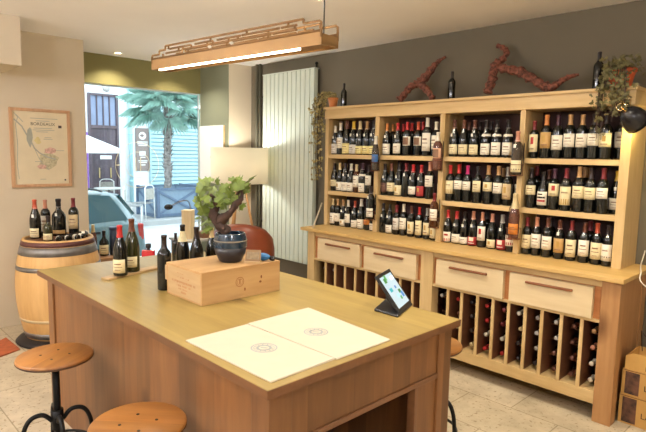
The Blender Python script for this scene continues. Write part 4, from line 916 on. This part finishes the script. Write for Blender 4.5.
# white board on the reveal
wb = thing('wall_board', 'bright white panel with small print mounted on the window reveal beside the lamp', 'panel', (-5.845, 3.738, 1.27))
MB().box(-.27, .27, -.02, 0, 0, .70).build('panel', mat('white_acrylic', '#f4f3ee', .35, noise=0), wb, bevel=.002)
MB().box(.27, .275, -.022, 0, 0, .70).build('edge_strip', mat('tan_edge_strip', '#b59a6b', .5, noise=.02), wb)
for k in range(4): MB().box(-.02+k*.03, -.0+k*.03, -.0212, -.02, .295+random.uniform(0, .02), .325).build('small_print', mat('pale_print', '#c3b79d', .7, noise=0), wb)

# ================================================================ TUB CHAIR
tc = thing('tub_chair', 'rust brown leather tub chair with rounded back behind the island crate', 'chair', (-4.13, 2.97, 0), math.radians(-45))
mb = MB(); n = 28; vs = []; Rr = .295
def chair_h(a): return .46+.55*max(0, math.cos(a*.62))**.5
sec = []
for i in range(n+1):
    a = math.radians(-125+250*i/n); hh = chair_h(a); c, s = math.cos(a), math.sin(a)
    ring_ = [(Rr-.01, .12), (Rr+.0, .3), (Rr+.005, hh-.12), (Rr-.01, hh-.035), (Rr-.045, hh), (Rr-.085, hh-.03), (Rr-.095, hh-.1), (Rr-.09, .3), (Rr-.09, .12)]
    sec.append([(r_*c, r_*s, z) for r_, z in ring_])
k = len(sec[0]); vs = [v for s_ in sec for v in s_]; fs = []
for i in range(n):
    for j in range(k-1): fs.append((i*k+j, (i+1)*k+j, (i+1)*k+j+1, i*k+j+1))
fs += [tuple(range(k)), tuple(n*k+j for j in range(k-1, -1, -1))]
mb.add(vs, fs, True); mb.build('back_shell', LEATHER, tc)
MB().lathe([(.0, .28), (.2, .28), (.215, .3), (.215, .38), (.2, .41), (.0, .42)], 28, cap=False).build('seat_cushion', LEATHER, tc)
for a in (45, 135, 225, 315): MB().tube([(.2*math.cos(math.radians(a)), .2*math.sin(math.radians(a)), .28), (.25*math.cos(math.radians(a)), .25*math.sin(math.radians(a)), 0)], .014, 8).build('leg', BLACKM, tc)

# ================================================================ WINDOW DISPLAY
dt = thing('display_table', 'small pale side table in the window carrying the upright wooden wine box', 'table', (-5.72, 3.36, 0))
MB().box(-.2, .2, -.2, .25, .585, .61).build('tabletop', mat('grey_table_laminate', '#a9a49a', .5, noise=.03), dt, bevel=.003)
for x in (-.17, .17):
    for y in (-.17, .22): MB().cyl(.012, 0, .585, 10, c=(x, y, 0)).build('leg', GREYM, dt)
wbx = thing('wooden_wine_box', 'tall pale wooden single bottle box standing on the window side table', 'box', (-5.70, 3.30, .61), math.radians(35))
MB().box(-.058, .058, -.058, .058, 0, .33).build('box_body', PALEW, wbx, bevel=.002); MB().box(-.06, .06, -.06, .06, .33, .345).build('lid', PALEW, wbx, bevel=.002)
bw = thing('brown_wine_box', 'low brown wooden box on the window side table beside the upright box', 'box', (-5.68, 3.50, .61))
MB().box(-.09, .09, -.06, .06, 0, .06).build('box_body', wood('brown_box_wood', '#6a4630', '#8a6040', 'x'), bw, bevel=.002); MB().box(-.093, .093, -.063, .063, .06, .07).build('lid', MATS['brown_box_wood'], bw)
# black goose-neck lamp on that table
gl_ = thing('gooseneck_lamp', 'small black domed lamp on a thin bent arm in front of the window', 'lamp', (-5.8, 3.40, .61))
h0 = on_x(168.5, 207, -5.8)-Vector((-5.8, 3.40, .61)); h1 = on_x(181, 202.5, -5.8)-Vector((-5.8, 3.40, .61))
MB().tube(catmull([(0, .0, 0), (0, .0, .25), (0, -.03, h1.z), (0, h1.y, h1.z+.015), (0, h0.y+.03, h0.z+.01)]), .006, 8).build('arm', GREYM, gl_)
MB().sphere((0, h0.y, h0.z), .045, 16, 10, (.8, 1.2, .75)).build('lamp_head', mat('black_gloss_enamel', '#17161a', .25), gl_)
MB().cyl(.05, 0, .012, 20).build('lamp_base', BLACKP, gl_)
# bottles on a low crate in the window
wc = thing('low_wooden_crate', 'low brown wooden crate on the floor in the window corner behind the barrel', 'crate', (-5.80, 2.32, 0))
W3 = MB()
for z in (0, .17, .34): W3.box(-.15, .15, -.13, .16, z, z+.15)
W3.build('slatted_sides', wood('brown_crate_wood', '#8a6542', '#a9805a', 'y'), wc, bevel=.003)
W3 = MB()
for x in (-.15, .13):
    for y in (-.132, .142): W3.box(x, x+.02, y, y+.02, 0, .505)
W3.build('corner_batten', MATS['brown_crate_wood'], wc)
MB().box(-.15, .15, -.13, .16, .49, .5).build('top_board', MATS['brown_crate_wood'], wc)
bottle('squat dark bottle with cream label on the low crate in the window', (-5.80, 2.328, .505), .275, 'squat', 'dark', 'cream', (.08, .42), rz=math.radians(60), group='bottles on the window crate')
bottle('slim pale rose bottle beside the squat bottle in the window', (-5.85, 2.235, .505), .34, 'slim', 'cream', 'pinkish', (.1, .35), g='rose', rz=math.radians(60), group='bottles on the window crate')
r = thing('gift_tube', 'dark blue cylindrical gift tube on the window crate beside the squat bottle', 'tube', (-5.80, 2.433, .505))
MB().cyl(.042, 0, .29, 24).build('tube_body', mat('navy_card_tube', '#1e2a44', .4, noise=.03), r); MB().cyl(.0435, .27, .305, 24).build('tube_lid', mat('navy_tube_lid', '#2a3858', .35, noise=.03), r)
# red flask on plinth beyond the island
rp_ = on_z(148.5, 257.5, .70)
r = thing('display_plinth', 'slim white display plinth behind the island carrying the red flask', 'plinth', (rp_.x, rp_.y, 0))
MB().box(-.1, .1, -.1, .1, 0, .67).build('plinth_body', WHITE, r, bevel=.003); MB().box(-.11, .11, -.11, .11, .67, .70).build('plinth_top', WHITE, r, bevel=.003)
r = thing('red_flask', 'small flat red flask with black stopper standing behind the island', 'bottle', (rp_.x, rp_.y, .70), math.radians(45))
MB().box(-.055, .055, -.025, .025, 0, .07).build('flask_body', mat('red_glass', '#b8202c', .15, noise=0), r, bevel=.01); MB().lathe([(.014, .068), (.014, .085), (.024, .088), (.024, .125), (.0, .125)], 16).build('stopper', BLACKP, r)

# ================================================================ OUTSIDE
GZ = -.35
def osb(name, *a): return sbox(name, *a)
osb('street_ground', -40, -6.32, -25, 40, GZ-.1, GZ, mat('street_asphalt', '#b4b6b8', .9, noise=.05, nscale=3))
osb('pavement', -19, -13.4, -25, 40, GZ, GZ+.12, mat('pavement_stone', '#a9a8a6', .85, noise=.08, nscale=2))
FACX = -19
osb('facade_wall', FACX-.4, FACX, -25, 40, GZ, 9, mat('white_render', '#e9e9ea', .9, noise=.02, nscale=2))
osb('shop_outer_wall', -6.5, -6.31, -8, 2.02, GZ, 7, WHITE); osb('shop_outer_wall', -6.5, -6.16, 4.12, 12, GZ, 7, WHITE); osb('shop_outer_wall', -6.5, -6.31, 2.02, 3.75, 2.42, 7, WHITE); osb('shop_outer_wall', -6.5, -6.31, 2.02, 3.75, GZ, .0, WHITE)
# old door
DW = wood('dark_door_wood', '#4a3d42', '#63535a', 'z', scale=5)
dr = struct(link('door_1', None)); dr.location = (FACX, 7.71, GZ+.12)
dz0, dz1 = .0, 3.57-GZ-.12
D_ = MB(); D_.box(0, .10, -.52, -.44, 0, dz1); D_.box(0, .10, .44, .52, 0, dz1); D_.box(0, .10, -.44, .44, dz1-.08, dz1); D_.box(0, .1, -.44, .44, 2.62, 2.72)
for y in (-.22, 0, .22): D_.box(.02, .08, y-.015, y+.015, 2.72, dz1-.08)
D_.build('door_frame', DW, dr)
MB().box(.01, .05, -.44, .44, 0, 2.62).build('door_leaf', wood('dark_door_planks', '#493c42', '#5f5057', 'z', scale=5, plank='y', plank_w=.11), dr)
MB().box(.02, .03, -.44, .44, 2.72, dz1-.08).build('transom_pane', mat('dusty_glass', '#8a93ad', .2, noise=.08, nscale=2), dr)
D_ = MB(); D_.box(.05, .07, -.21, -.17, .9, 1.25); D_.box(.05, .07, .19, .23, .9, 1.25); D_.build('door_handle', mat('brass_handle', '#b8a070', .4, .6), dr)
MB().box(.05, .06, -.15, .25, 1.55, 1.68).build('door_plate', WHITE, dr)
t_ = MB(); c = on_x(106, 88, FACX); t_.lathe([(.13, 0), (.13, .03), (.0, .03)], 20, M=Matrix.Translation((FACX+.001, c.y, c.z)) @ Matrix.Rotation(PI/2, 4, 'Y'))
tag(t_.build('mounted_plaque', mat('grey_plaque', '#b9b2ac', .7)), 'small round grey plaque on the white facade above the old door', 'plaque')
c = on_x(128, 150, FACX)
t_ = MB(); t_.cyl(.07, GZ+.12, 6, 12, c=(FACX+.1, c.y+.06, 0))
for z in (.5, 2.2, 4): t_.cyl(.085, z, z+.06, 12, c=(FACX+.1, c.y+.06, 0)); t_.box(FACX+.003, FACX+.09, c.y+.03, c.y+.09, z, z+.05)
tag(t_.build('drainpipe', mat('pale_teal_pipe', '#a9d3da', .5, noise=.03)), 'pale blue drainpipe on the white facade between the door and the sign', 'pipe')
# banner sign
bn = thing('wall_sign', 'tall brown sign panel with white round emblem and lettering on the white facade', 'sign', (FACX, 9.13, .90))
MB().box(0, .04, -.255, .255, 0, 1.56).build('sign_panel', mat('sign_brown', '#85756f', .6, noise=.03), bn)
B_ = MB()
B_.prism([(.14*math.cos(2*PI*i/24), 1.28+.14*math.sin(2*PI*i/24)) for i in range(24)], .04, .046, Matrix(((0, 0, 1, 0), (1, 0, 0, 0), (0, 1, 0, 0), (0, 0, 0, 1))))
for z, w_ in ((1.04, .2), (.97, .2), (.91, .16), (.48, .1), (.35, .18), (.29, .15), (.2, .1)): B_.box(.04, .046, -w_, w_, z, z+.035)
for q_ in range(5): B_.box(.04, .046, -.13+q_*.05, -.09+q_*.05, .55, .72)
B_.build('sign_print', mat('sign_white', '#e6e3de', .6), bn)
MB().prism([(.08*math.cos(2*PI*i/16)-.02, 1.29+.05*math.sin(2*PI*i/16)) for i in range(16)], .046, .05, Matrix(((0, 0, 1, 0), (1, 0, 0, 0), (0, 1, 0, 0), (0, 0, 0, 1)))).build('sign_emblem', mat('sign_dark', '#7d6a66', .6), bn)
lampb = MB(); c = on_x(142.5, 122, FACX); lampb.box(FACX, FACX+.2, c.y-.03, c.y+.03, c.z, c.z+.05); lampb.lathe([(.02, .1), (.09, 0), (.08, 0), (.0, .08)], 12, c=(FACX+.2, c.y, c.z-.06))
tag(lampb.build('wall_light', mat('grey_wall_light', '#6d7d95', .5)), 'small grey outdoor wall light above the brown facade sign', 'lamp')
# purple shop sign behind left edge
ps = thing('purple_banner', 'narrow purple banner at the left edge of the window, before the old door', 'banner', (-18.4, on_x(82, 170, -18.4).y, GZ+.12))
MB().box(-.02, .02, -.16, .22, .55, 2.45).build('banner_cloth', mat('purple_cloth', '#8a5fb0', .7, noise=.1), ps)
MB().cyl(.015, 0, 2.5, 10, c=(0, -.17, 0)).build('pole', WHITE, ps)
B_ = MB()
for z in (.8, 1.0, 1.2, 1.6, 2.0): B_.box(.02, .024, .02, .14, z, z+.09)
B_.build('banner_print', WHITE, ps)
# shutter
sh = thing('roller_shutter', 'pale blue slatted metal roller shutter on the building across the street', 'shutter', (FACX, 10.95, GZ+.12))
S = MB(); ns = 22; hS = 2.97-GZ-.12
for i in range(ns):
    z = hS*i/ns; S.add([(.02, -1.5, z), (.02, 1.5, z), (.07, 1.5, z+.035), (.07, -1.5, z+.035), (.05, 1.5, z+hS/ns-.012), (.05, -1.5, z+hS/ns-.012), (.02, 1.5, z+hS/ns), (.02, -1.5, z+hS/ns)], [(0, 1, 2, 3), (3, 2, 4, 5), (5, 4, 6, 7)])
S.add([(0, -1.5, 0), (0, 1.5, 0), (0, 1.5, hS), (0, -1.5, hS)], [(3, 2, 1, 0)])
S.build('slats', mat('pale_cyan_metal', '#9dbcc2', .45, noise=.03), sh)
MB().box(0, .2, -1.6, 1.6, hS, hS+.3).build('shutter_box', mat('pale_cyan_metal', '#c4dfe2', .45), sh); 
for y in (-1.56, 1.5): MB().box(0, .1, y, y+.06, 0, hS).build('guide_rail', mat('pale_cyan_metal', '#c4dfe2', .45), sh)
# parasol
px_ = -16.5
pa = thing('parasol', 'white cafe parasol with a pole, half seen at the left edge of the window', 'parasol', (px_, 5.55, GZ+.12))
vs = [(0, 0, 2.55)]; n = 8
for i in range(n): a = 2*PI*i/n+PI/8; vs.append((1.62*math.cos(a), 1.62*math.sin(a), 1.88))
for i in range(n): a = 2*PI*i/n+PI/8; vs.append((1.62*math.cos(a), 1.62*math.sin(a), 1.78))
fs = [(0, 1+i, 1+(i+1) % n) for i in range(n)]+[(1+i, 9+i, 9+(i+1) % n, 1+(i+1) % n) for i in range(n)]
MB().add(vs, fs).build('canopy', mat('white_canvas', '#f1eff0', .8, noise=.01), pa)
MB().cyl(.025, 0, 2.6, 12).build('pole', WHITE, pa); MB().cyl(.25, 0, .06, 20).build('base', GREYM, pa)
for i in range(n):
    a = 2*PI*i/n+PI/8; MB().tube([(0, 0, 2.5), (1.6*math.cos(a), 1.6*math.sin(a), 1.86)], .01, 6).build('rib', WHITE, pa)
# planters and palm
PZ0 = GZ+.12
def planter(x, y, lab, w=.62, h=.86):
    r = thing('planter_box', lab, 'planter', (x, y, PZ0), 0, 'grey blue planter boxes')
    PM = mat('blue_grey_planter', '#76899a', .6, noise=.06); PD = mat('dark_planter_frame', '#566880', .6, noise=.06)
    b1 = MB(); b1.box(-w, w, -w, -w+.03, 0, h-.05); b1.box(-w, w, w-.03, w, 0, h-.05); b1.box(-w, -w+.03, -w+.03, w-.03, 0, h-.05); b1.box(w-.03, w, -w+.03, w-.03, 0, h-.05); b1.box(-w+.03, w-.03, -w+.03, w-.03, h-.3, h-.15); b1.build('panels', PM, r)
    f = MB()
    for sx in (-1, 1):
        for sy in (-1, 1): f.box(sx*w-.04, sx*w+.04, sy*w-.04, sy*w+.04, 0, h)
    f.build('corner_posts', PD, r)
    f = MB()
    for z in (.04, h-.09):
        f.box(w, w+.03, -w, w, z, z+.07); f.box(-w-.03, -w, -w, w, z, z+.07); f.box(-w, w, -w-.03, -w, z, z+.07); f.box(-w, w, w, w+.03, z, z+.07)
    f.build('rails', PD, r)
    f = MB(); L_ = math.hypot(2*w, h-.2); an = math.atan2(h-.2, 2*w)
    for s in (-1, 1):
        f.box(.0, .025, -L_/2, L_/2, -.03, .03, Matrix.Translation((w, 0, h/2)) @ Matrix.Rotation(s*an, 4, 'X'))
        f.box(-L_/2, L_/2, -.025, 0, -.03, .03, Matrix.Translation((0, -w, h/2)) @ Matrix.Rotation(s*an, 4, 'Y'))
    f.build('cross_braces', PD, r); return r
c = on_z(172, 221, PZ0); pxx, pyy = -14.6, 7.72
planter(-14.55, 7.75, 'grey blue planter box with cross braces holding the palm tree')
planter(-14.9, 9.35, 'grey blue planter box right of the palm planter, half behind the vine leaves')
pt = thing('palm_tree', 'small fan palm with rough trunk growing in the planter across the street', 'tree', (-14.55, 7.75, PZ0))
hb = .75; tp = on_x(168.5, 101, -14.55); ttop = tp.z-PZ0
mb = MB(); P3 = [(random.gauss(0, .012), random.gauss(0, .012)+(tp.y-7.75)*i/12, hb+(ttop-hb)*i/12) for i in range(13)]
mb.tube(catmull(P3, 4), .105, 12, jitter=.18)
for k in range(120):
    z = random.uniform(hb+.3, ttop); a = random.uniform(0, 6.28); y0 = (tp.y-7.75)*(z-hb)/(ttop-hb)
    mb.tube([(.09*math.cos(a), y0+.09*math.sin(a), z), (.17*math.cos(a), y0+.17*math.sin(a), z+.1)], [.02, .006], 5)
mb.build('trunk', mat('palm_trunk', '#8d8580', .9, noise=.4, nscale=14), pt)
FR = mat('palm_frond_green', '#9cc0b2', .6, noise=.25, nscale=4)
for k in range(46):
    a = 2*PI*k*.618; el = math.radians((70, 48, 30, 12, -5, -25)[k % 6]+random.uniform(-8, 8)); Lp = random.uniform(.5, .85)
    d = Vector((math.cos(a)*math.cos(el), math.sin(a)*math.cos(el), math.sin(el))); p0 = Vector((0, tp.y-7.75, ttop+.0)); p1 = p0+d*Lp-Vector((0, 0, .1*(1-math.sin(el))))
    f = MB(); f.tube([p0, p1], [.014, .008], 5)
    side = d.cross(Vector((0, 0, 1))).normalized(); upv = side.cross(d)
    for j in range(21):
        an = math.radians(-105+210*j/20); dv = d*math.cos(an)+side*math.sin(an); ll = .72*(.75+.25*math.cos(an)); tip = p1+dv*ll-Vector((0, 0, .16+.1*abs(math.sin(an)))); midp = p1+dv*ll*.55; wv = d.cross(dv); s2 = (side*math.cos(an)-d*math.sin(an))*.013
        f.add([p1, midp-s2+upv*.02, midp+s2+upv*.02, tip], [(0, 1, 3), (0, 3, 2)])
    f.build('frond', FR, pt)
# terrace furniture
def cafe_chair(x, y, rz, lab):
    r = thing('cafe_chair', lab, 'chair', (x, y, PZ0), rz, 'terrace chairs')
    MB().box(-.22, .22, -.22, .22, .44, .46).build('seat', mat('woven_grey_seat', '#8a8a88', .7, noise=.1), r)
    MB().box(-.2, .2, .2, .22, .55, .85).build('backrest', mat('woven_tan_back', '#a59f94', .7, noise=.1), r)
    for sx in (-.21, .21):
        f = MB(); f.tube([(sx, -.21, 0), (sx, -.21, .44)], .013, 8); f.build('leg', WHITE, r)
        f = MB(); f.tube([(sx, .23, 0), (sx, .21, .44), (sx, .21, .88)], .013, 8); f.build('leg', WHITE, r)
    MB().tube(catmull([(-.21, .21, .85), (-.12, .21, .93), (.12, .21, .93), (.21, .21, .85)]), .013, 8).build('top_rail', WHITE, r)
    return r
c = on_z(141, 222, PZ0); cafe_chair(c.x, c.y-.2, math.radians(150), 'cafe chair with tan back on the pavement left of the palm planter')
c = on_x(118, 194, -16.3); cafe_chair(-17.1, c.y, math.radians(70), 'pale cafe chair at the terrace table in front of the old door')
c = on_x(124, 197, -15.2)
r = thing('cafe_table', 'pale round cafe table on the pavement between the chairs and the car', 'table', (-16.0, c.y-.1, PZ0))
MB().cyl(.42, .72, .75, 28).build('tabletop', WHITE, r); MB().cyl(.03, .03, .72, 12).build('leg', GREYM, r); MB().cyl(.24, 0, .03, 20).build('foot', GREYM, r)
c = on_x(150, 212, -13.9)
cafe_chair(-14.0, 6.72, math.radians(-60), 'dark blue shadowed cafe chair close beside the palm planter')

# ---------------------------------------------------------------- car
car = thing('car', 'grey teal estate car parked on the street outside the window', 'car', (-8.35, 1.66, GZ))
CP = mat('teal_car_paint', '#627779', .25, .2, noise=.02, coat=.6); CGL = mat('car_window_glass', '#35565f', .06, spec=.8, noise=.04, nscale=1)
# stations along y (rear at +y), z heights above the street
st = [(-2.15, .42, .62, .63, .66, .45), (-2.05, .3, .70, .72, .80, .6), (-1.5, .2, .78, .80, .86, .7), (-.95, .2, .86, .88, .87, .72), (-.5, .2, .90, 1.22, .87, .60), (-.1, .2, .91, 1.38, .87, .60), (.6, .2, .92, 1.42, .87, .60), (1.2, .2, .93, 1.42, .87, .62), (1.56, .2, .94, 1.40, .87, .61), (1.66, .22, .94, 1.35, .87, .62), (1.90, .32, .93, 1.03, .86, .72), (1.96, .36, .85, .88, .85, .74), (1.97, .40, .70, .72, .84, .74)]
def sect(y, zs, zb, zr, wb, wr):
    top = zr > zb+.08
    half = [(wb*.93, zs), (wb, zs+.15), (wb*1.0, (zs+zb)/2), (wb*.97, zb-.02), (wb*.94, zb)]+([(wr+(wb*.94-wr)*.12, zr-.10), (wr*.93, zr-.025), (wr*.6, zr)] if top else [(wb*.9, zb+(zr-zb)*.5), (wr*.9, zr), (wr*.5, zr+.01)])
    return [(x, y, z) for x, z in half]+[(-x, y, z) for x, z in reversed(half)]
S_ = [sect(*s) for s in st]; k = len(S_[0]); mb = MB(); fs = []
for i in range(len(S_)-1):
    for j in range(k): fs.append((i*k+j, i*k+(j+1) % k, (i+1)*k+(j+1) % k, (i+1)*k+j))
fs += [tuple(range(k)), tuple((len(S_)-1)*k+j for j in range(k-1, -1, -1))]
mb.add([v for s in S_ for v in s], fs, True)
o = mb.build('body', CP, car); sd = o.modifiers.new('smooth', 'SUBSURF'); sd.subdivision_type = 'SIMPLE'; sd.levels = 0; sd.render_levels = 0; o.modifiers.remove(sd)
def wside(y, z, s):   # point on greenhouse side
    for a, b_ in zip(st, st[1:]):
        if a[0] <= y <= b_[0]:
            t = (y-a[0])/(b_[0]-a[0]); zb, zr, wb, wr = [a[i]+(b_[i]-a[i])*t for i in (2, 3, 4, 5)]; break
    f = (z-zb)/max(.05, zr-.10-zb); x0 = wb*.94; x1 = wr+(wb*.94-wr)*.12
    return Vector((s*(x0+(x1-x0)*f+.012), y, z))
for s in (1, -1):
    for quad, nm in (([(-.38, .95), (.28, .97), (.28, 1.36), (-.0, 1.34), (-.22, 1.2)], 'side_window'), ([(.34, .97), (.95, .98), (.95, 1.37), (.34, 1.37)], 'side_window'), ([(1.01, .98), (1.74, .99), (1.64, 1.2), (1.54, 1.34), (1.01, 1.37)], 'quarter_window')):
        g = MB(); pts = [wside(y, z, s) for y, z in quad]; nn = len(pts); off = Vector((s*.004, 0, 0))
        f_ = [tuple(range(nn)), tuple(range(2*nn-1, nn-1, -1))]+[(i, (i+1) % nn, nn+(i+1) % nn, nn+i) for i in range(nn)]
        g.add(pts+[p-off*4 for p in pts], f_); g.build(nm, CGL, car)
    t = MB(); t.tube(catmull([(s*.60, -.1, 1.42), (s*.60, .5, 1.455), (s*.60, 1.2, 1.45), (s*.59, 1.45, 1.40)]), .015, 8); t.build('roof_rail', mat('dark_rail', '#3a454c', .4), car)
    t = MB(); t.box(s*.78-.07, s*.78+.07, 1.86, 1.95, .68, .93); t.build('tail_lamp', mat('red_lamp_plastic', '#c23a34', .25, noise=.05), car, bevel=.02)
    for y in (-1.3, 1.25):
        Mx = Matrix.Translation((s*.78, y, .31)) @ Matrix.Rotation(PI/2, 4, 'Y')
        w_ = MB().cyl(.31, -.1, .1, 28, M=Mx).build('wheel', mat('tyre_rubber', '#1d1e20', .8), car, bevel=.02)
        MB().cyl(.19, -.105, .105, 20, M=Mx).build('wheel_rim', GREYM, w_)
    MB().box(s*.84-.01, s*.84+.03, 1.2, 1.3, .83, .86).build('door_handle', BLACKP, car)
g = MB(); pts = [(-.55, 1.715, 1.35), (.55, 1.715, 1.35), (.64, 1.905, 1.06), (-.64, 1.905, 1.06)]; g.add(pts+[(x, y-.03, z-.02) for x, y, z in pts], [(0, 1, 2, 3), (7, 6, 5, 4), (0, 4, 5, 1), (1, 5, 6, 2), (2, 6, 7, 3), (3, 7, 4, 0)]); g.build('rear_window', CGL, car)
MB().box(-.8, .8, 1.9, 2.02, .36, .55).build('rear_bumper', BLACKP, car, bevel=.03)

# ================================================================ LIGHTS
def alight(name, loc, size, energy, col, rot=(0, 0, 0), parent=None, shape='DISK', spread=180, size_y=None):
    l = bpy.data.lights.new(name, 'AREA'); l.shape = shape; l.size = size; l.energy = energy; l.color = col; l.spread = math.radians(spread)
    if size_y: l.size_y = size_y
    o = bpy.data.objects.new(name, l); COL.objects.link(o); o.location = loc; o.rotation_euler = rot
    if parent: o.parent = parent
    return o
WARM = (1, .89, .72)
def downlight(x, y, e, lab, group=None, spread=110, col=WARM, aim=None):
    r = thing('ceiling_spotlight', lab, 'ceiling light', (x, y, CEIL), 0, group)
    MB().lathe([(.055, -.001), (.055, -.008), (.042, -.010), (.040, -.002)], 24, cap=False).build('trim_ring', WHITE, r)
    MB().cyl(.040, -.004, -.001, 24).build('lens', mat('spot_lens', '#fff2d8', .4, noise=0, emit='#ffe4b8', es=14), r)
    l = alight('beam', (0, 0, -.02), .09, e, col, parent=r, spread=spread)
    if aim: 
        d = Vector(aim)-Vector((x, y, CEIL)); l.rotation_euler = d.to_track_quat('-Z', 'Y').to_euler()
E_ = 9.5
c = on_z(118, 52.5, CEIL)
downlight(c.x, c.y, E_*1.1, 'small round recessed spotlight in the ceiling above the window', spread=120)
OUT = 'recessed round ceiling spotlight beyond the edges of the picture'
for x, y, e in ((-5.8, 3.3, 1.0),):
    downlight(x, y, E_*e, 'recessed spotlight above the window hidden behind the pendant lamp', spread=120)
for x, y, e in ((-2.75, 2.6, 1.3), (-2.0, 2.75, 1.2), (-1.0, 2.75, 1.4)):
    downlight(x, y, E_*e, OUT, 'ceiling spotlights out of view', spread=140)
for x, y, e in ((-3.6, -.3, 1.5), (-2.0, -.3, 1.5), (-.4, 1.0, 1.2), (-4.3, -1.8, 1.5), (-1.2, -1.8, 1.5), (1.2, 1.2, 1.2), (.6, 3.0, 1.6)):
    downlight(x, y, E_*e, OUT, 'ceiling spotlights out of view', spread=150)
alight('strip_beam', (-.06, -.03, -.012), (Lh*2-.26), 3.5, (1, .92, .78), parent=pe, shape='RECTANGLE', size_y=.015)
alight('ceiling_fill', (0, 0, .14), (Lh*2-.2), 20, (1, .94, .84), rot=(PI, 0, 0), parent=pe, shape='RECTANGLE', size_y=.05)  # fill light added above the fretwork to brighten the ceiling
alight('tray_uplight', (0, 0, .02), (Lh*2-.1), 2.5, (1, .86, .6), rot=(PI, 0, 0), parent=pe, shape='RECTANGLE', size_y=.04)
def globe(x, y, z, es, lab):  # unseen glowing globes added as fill light for ceiling and walls
    r = thing('fill_globe', lab, 'lamp', (x, y, z), 0, 'added fill globes out of view')
    MB().sphere((0, 0, 0), .16, 24, 16).build('fill_globe_body', mat('fill_globe_glow', '#fff4e0', .4, noise=0, emit='#f6f7ff', es=es), r)
    MB().cyl(.006, .16, CEIL-z, 8).build('rod', BLACKP, r); MB().cyl(.05, CEIL-z-.02, CEIL-z-.001, 16).build('ceiling_cup', WHITE, r)
for x, y in ((-3.2, -1.6), (-1.2, -1.6), (.9, .2), (-4.2, -1.0)): globe(x, y, 2.42, 82, 'added fill globe brightening the room from out of view')
l = bpy.data.lights.new('clamp_lamp_bulb', 'POINT'); l.energy = 7; l.color = (1, .80, .30); l.shadow_soft_size = .025
o = bpy.data.objects.new('clamp_lamp_light', l); COL.objects.link(o); o.parent = cl; o.location = CLM @ Vector((0, 0, -.035))
l = bpy.data.lights.new('floor_lamp_bulb', 'POINT'); l.energy = 25; l.color = (1, .96, .88); l.shadow_soft_size = .05
o = bpy.data.objects.new('floor_lamp_light', l); COL.objects.link(o); o.parent = fl; o.location = (0, 0, 1.58)
# portal for the sky through the shop window
po = alight('window_portal', (-6.10, 2.88, 1.27), 1.66, 1, (1, 1, 1), rot=(0, -PI/2, 0), shape='RECTANGLE', size_y=2.2)
po.data.size = 2.2; po.data.size_y = 1.66; po.data.cycles.is_portal = True

w = bpy.data.worlds.new('sky'); SC.world = w; w.use_nodes = True; nt = w.node_tree
bg = nt.nodes['Background']; bg.inputs['Color'].default_value = (.80, .93, 1.0, 1); bg.inputs['Strength'].default_value = 4.4

# ================================================================ CAMERA & VIEW
cd_ = bpy.data.cameras.new('camera'); cd_.sensor_width = 36; cd_.sensor_fit = 'HORIZONTAL'; cd_.lens = F/646*36; cd_.clip_start = .05; cd_.clip_end = 200
co = bpy.data.objects.new('camera', cd_); COL.objects.link(co)
co.matrix_world = Matrix.Translation(CAM) @ ROT.to_4x4(); SC.camera = co
SC.view_settings.view_transform = 'Standard'; SC.view_settings.look = 'None'; SC.view_settings.exposure = 0; SC.view_settings.gamma = 1
SC.view_settings.use_curve_mapping = False
cy = SC.cycles; cy.use_denoising = True; cy.max_bounces = 8; cy.diffuse_bounces = 5; cy.sample_clamp_indirect = 4; cy.caustics_reflective = False; cy.caustics_refractive = False
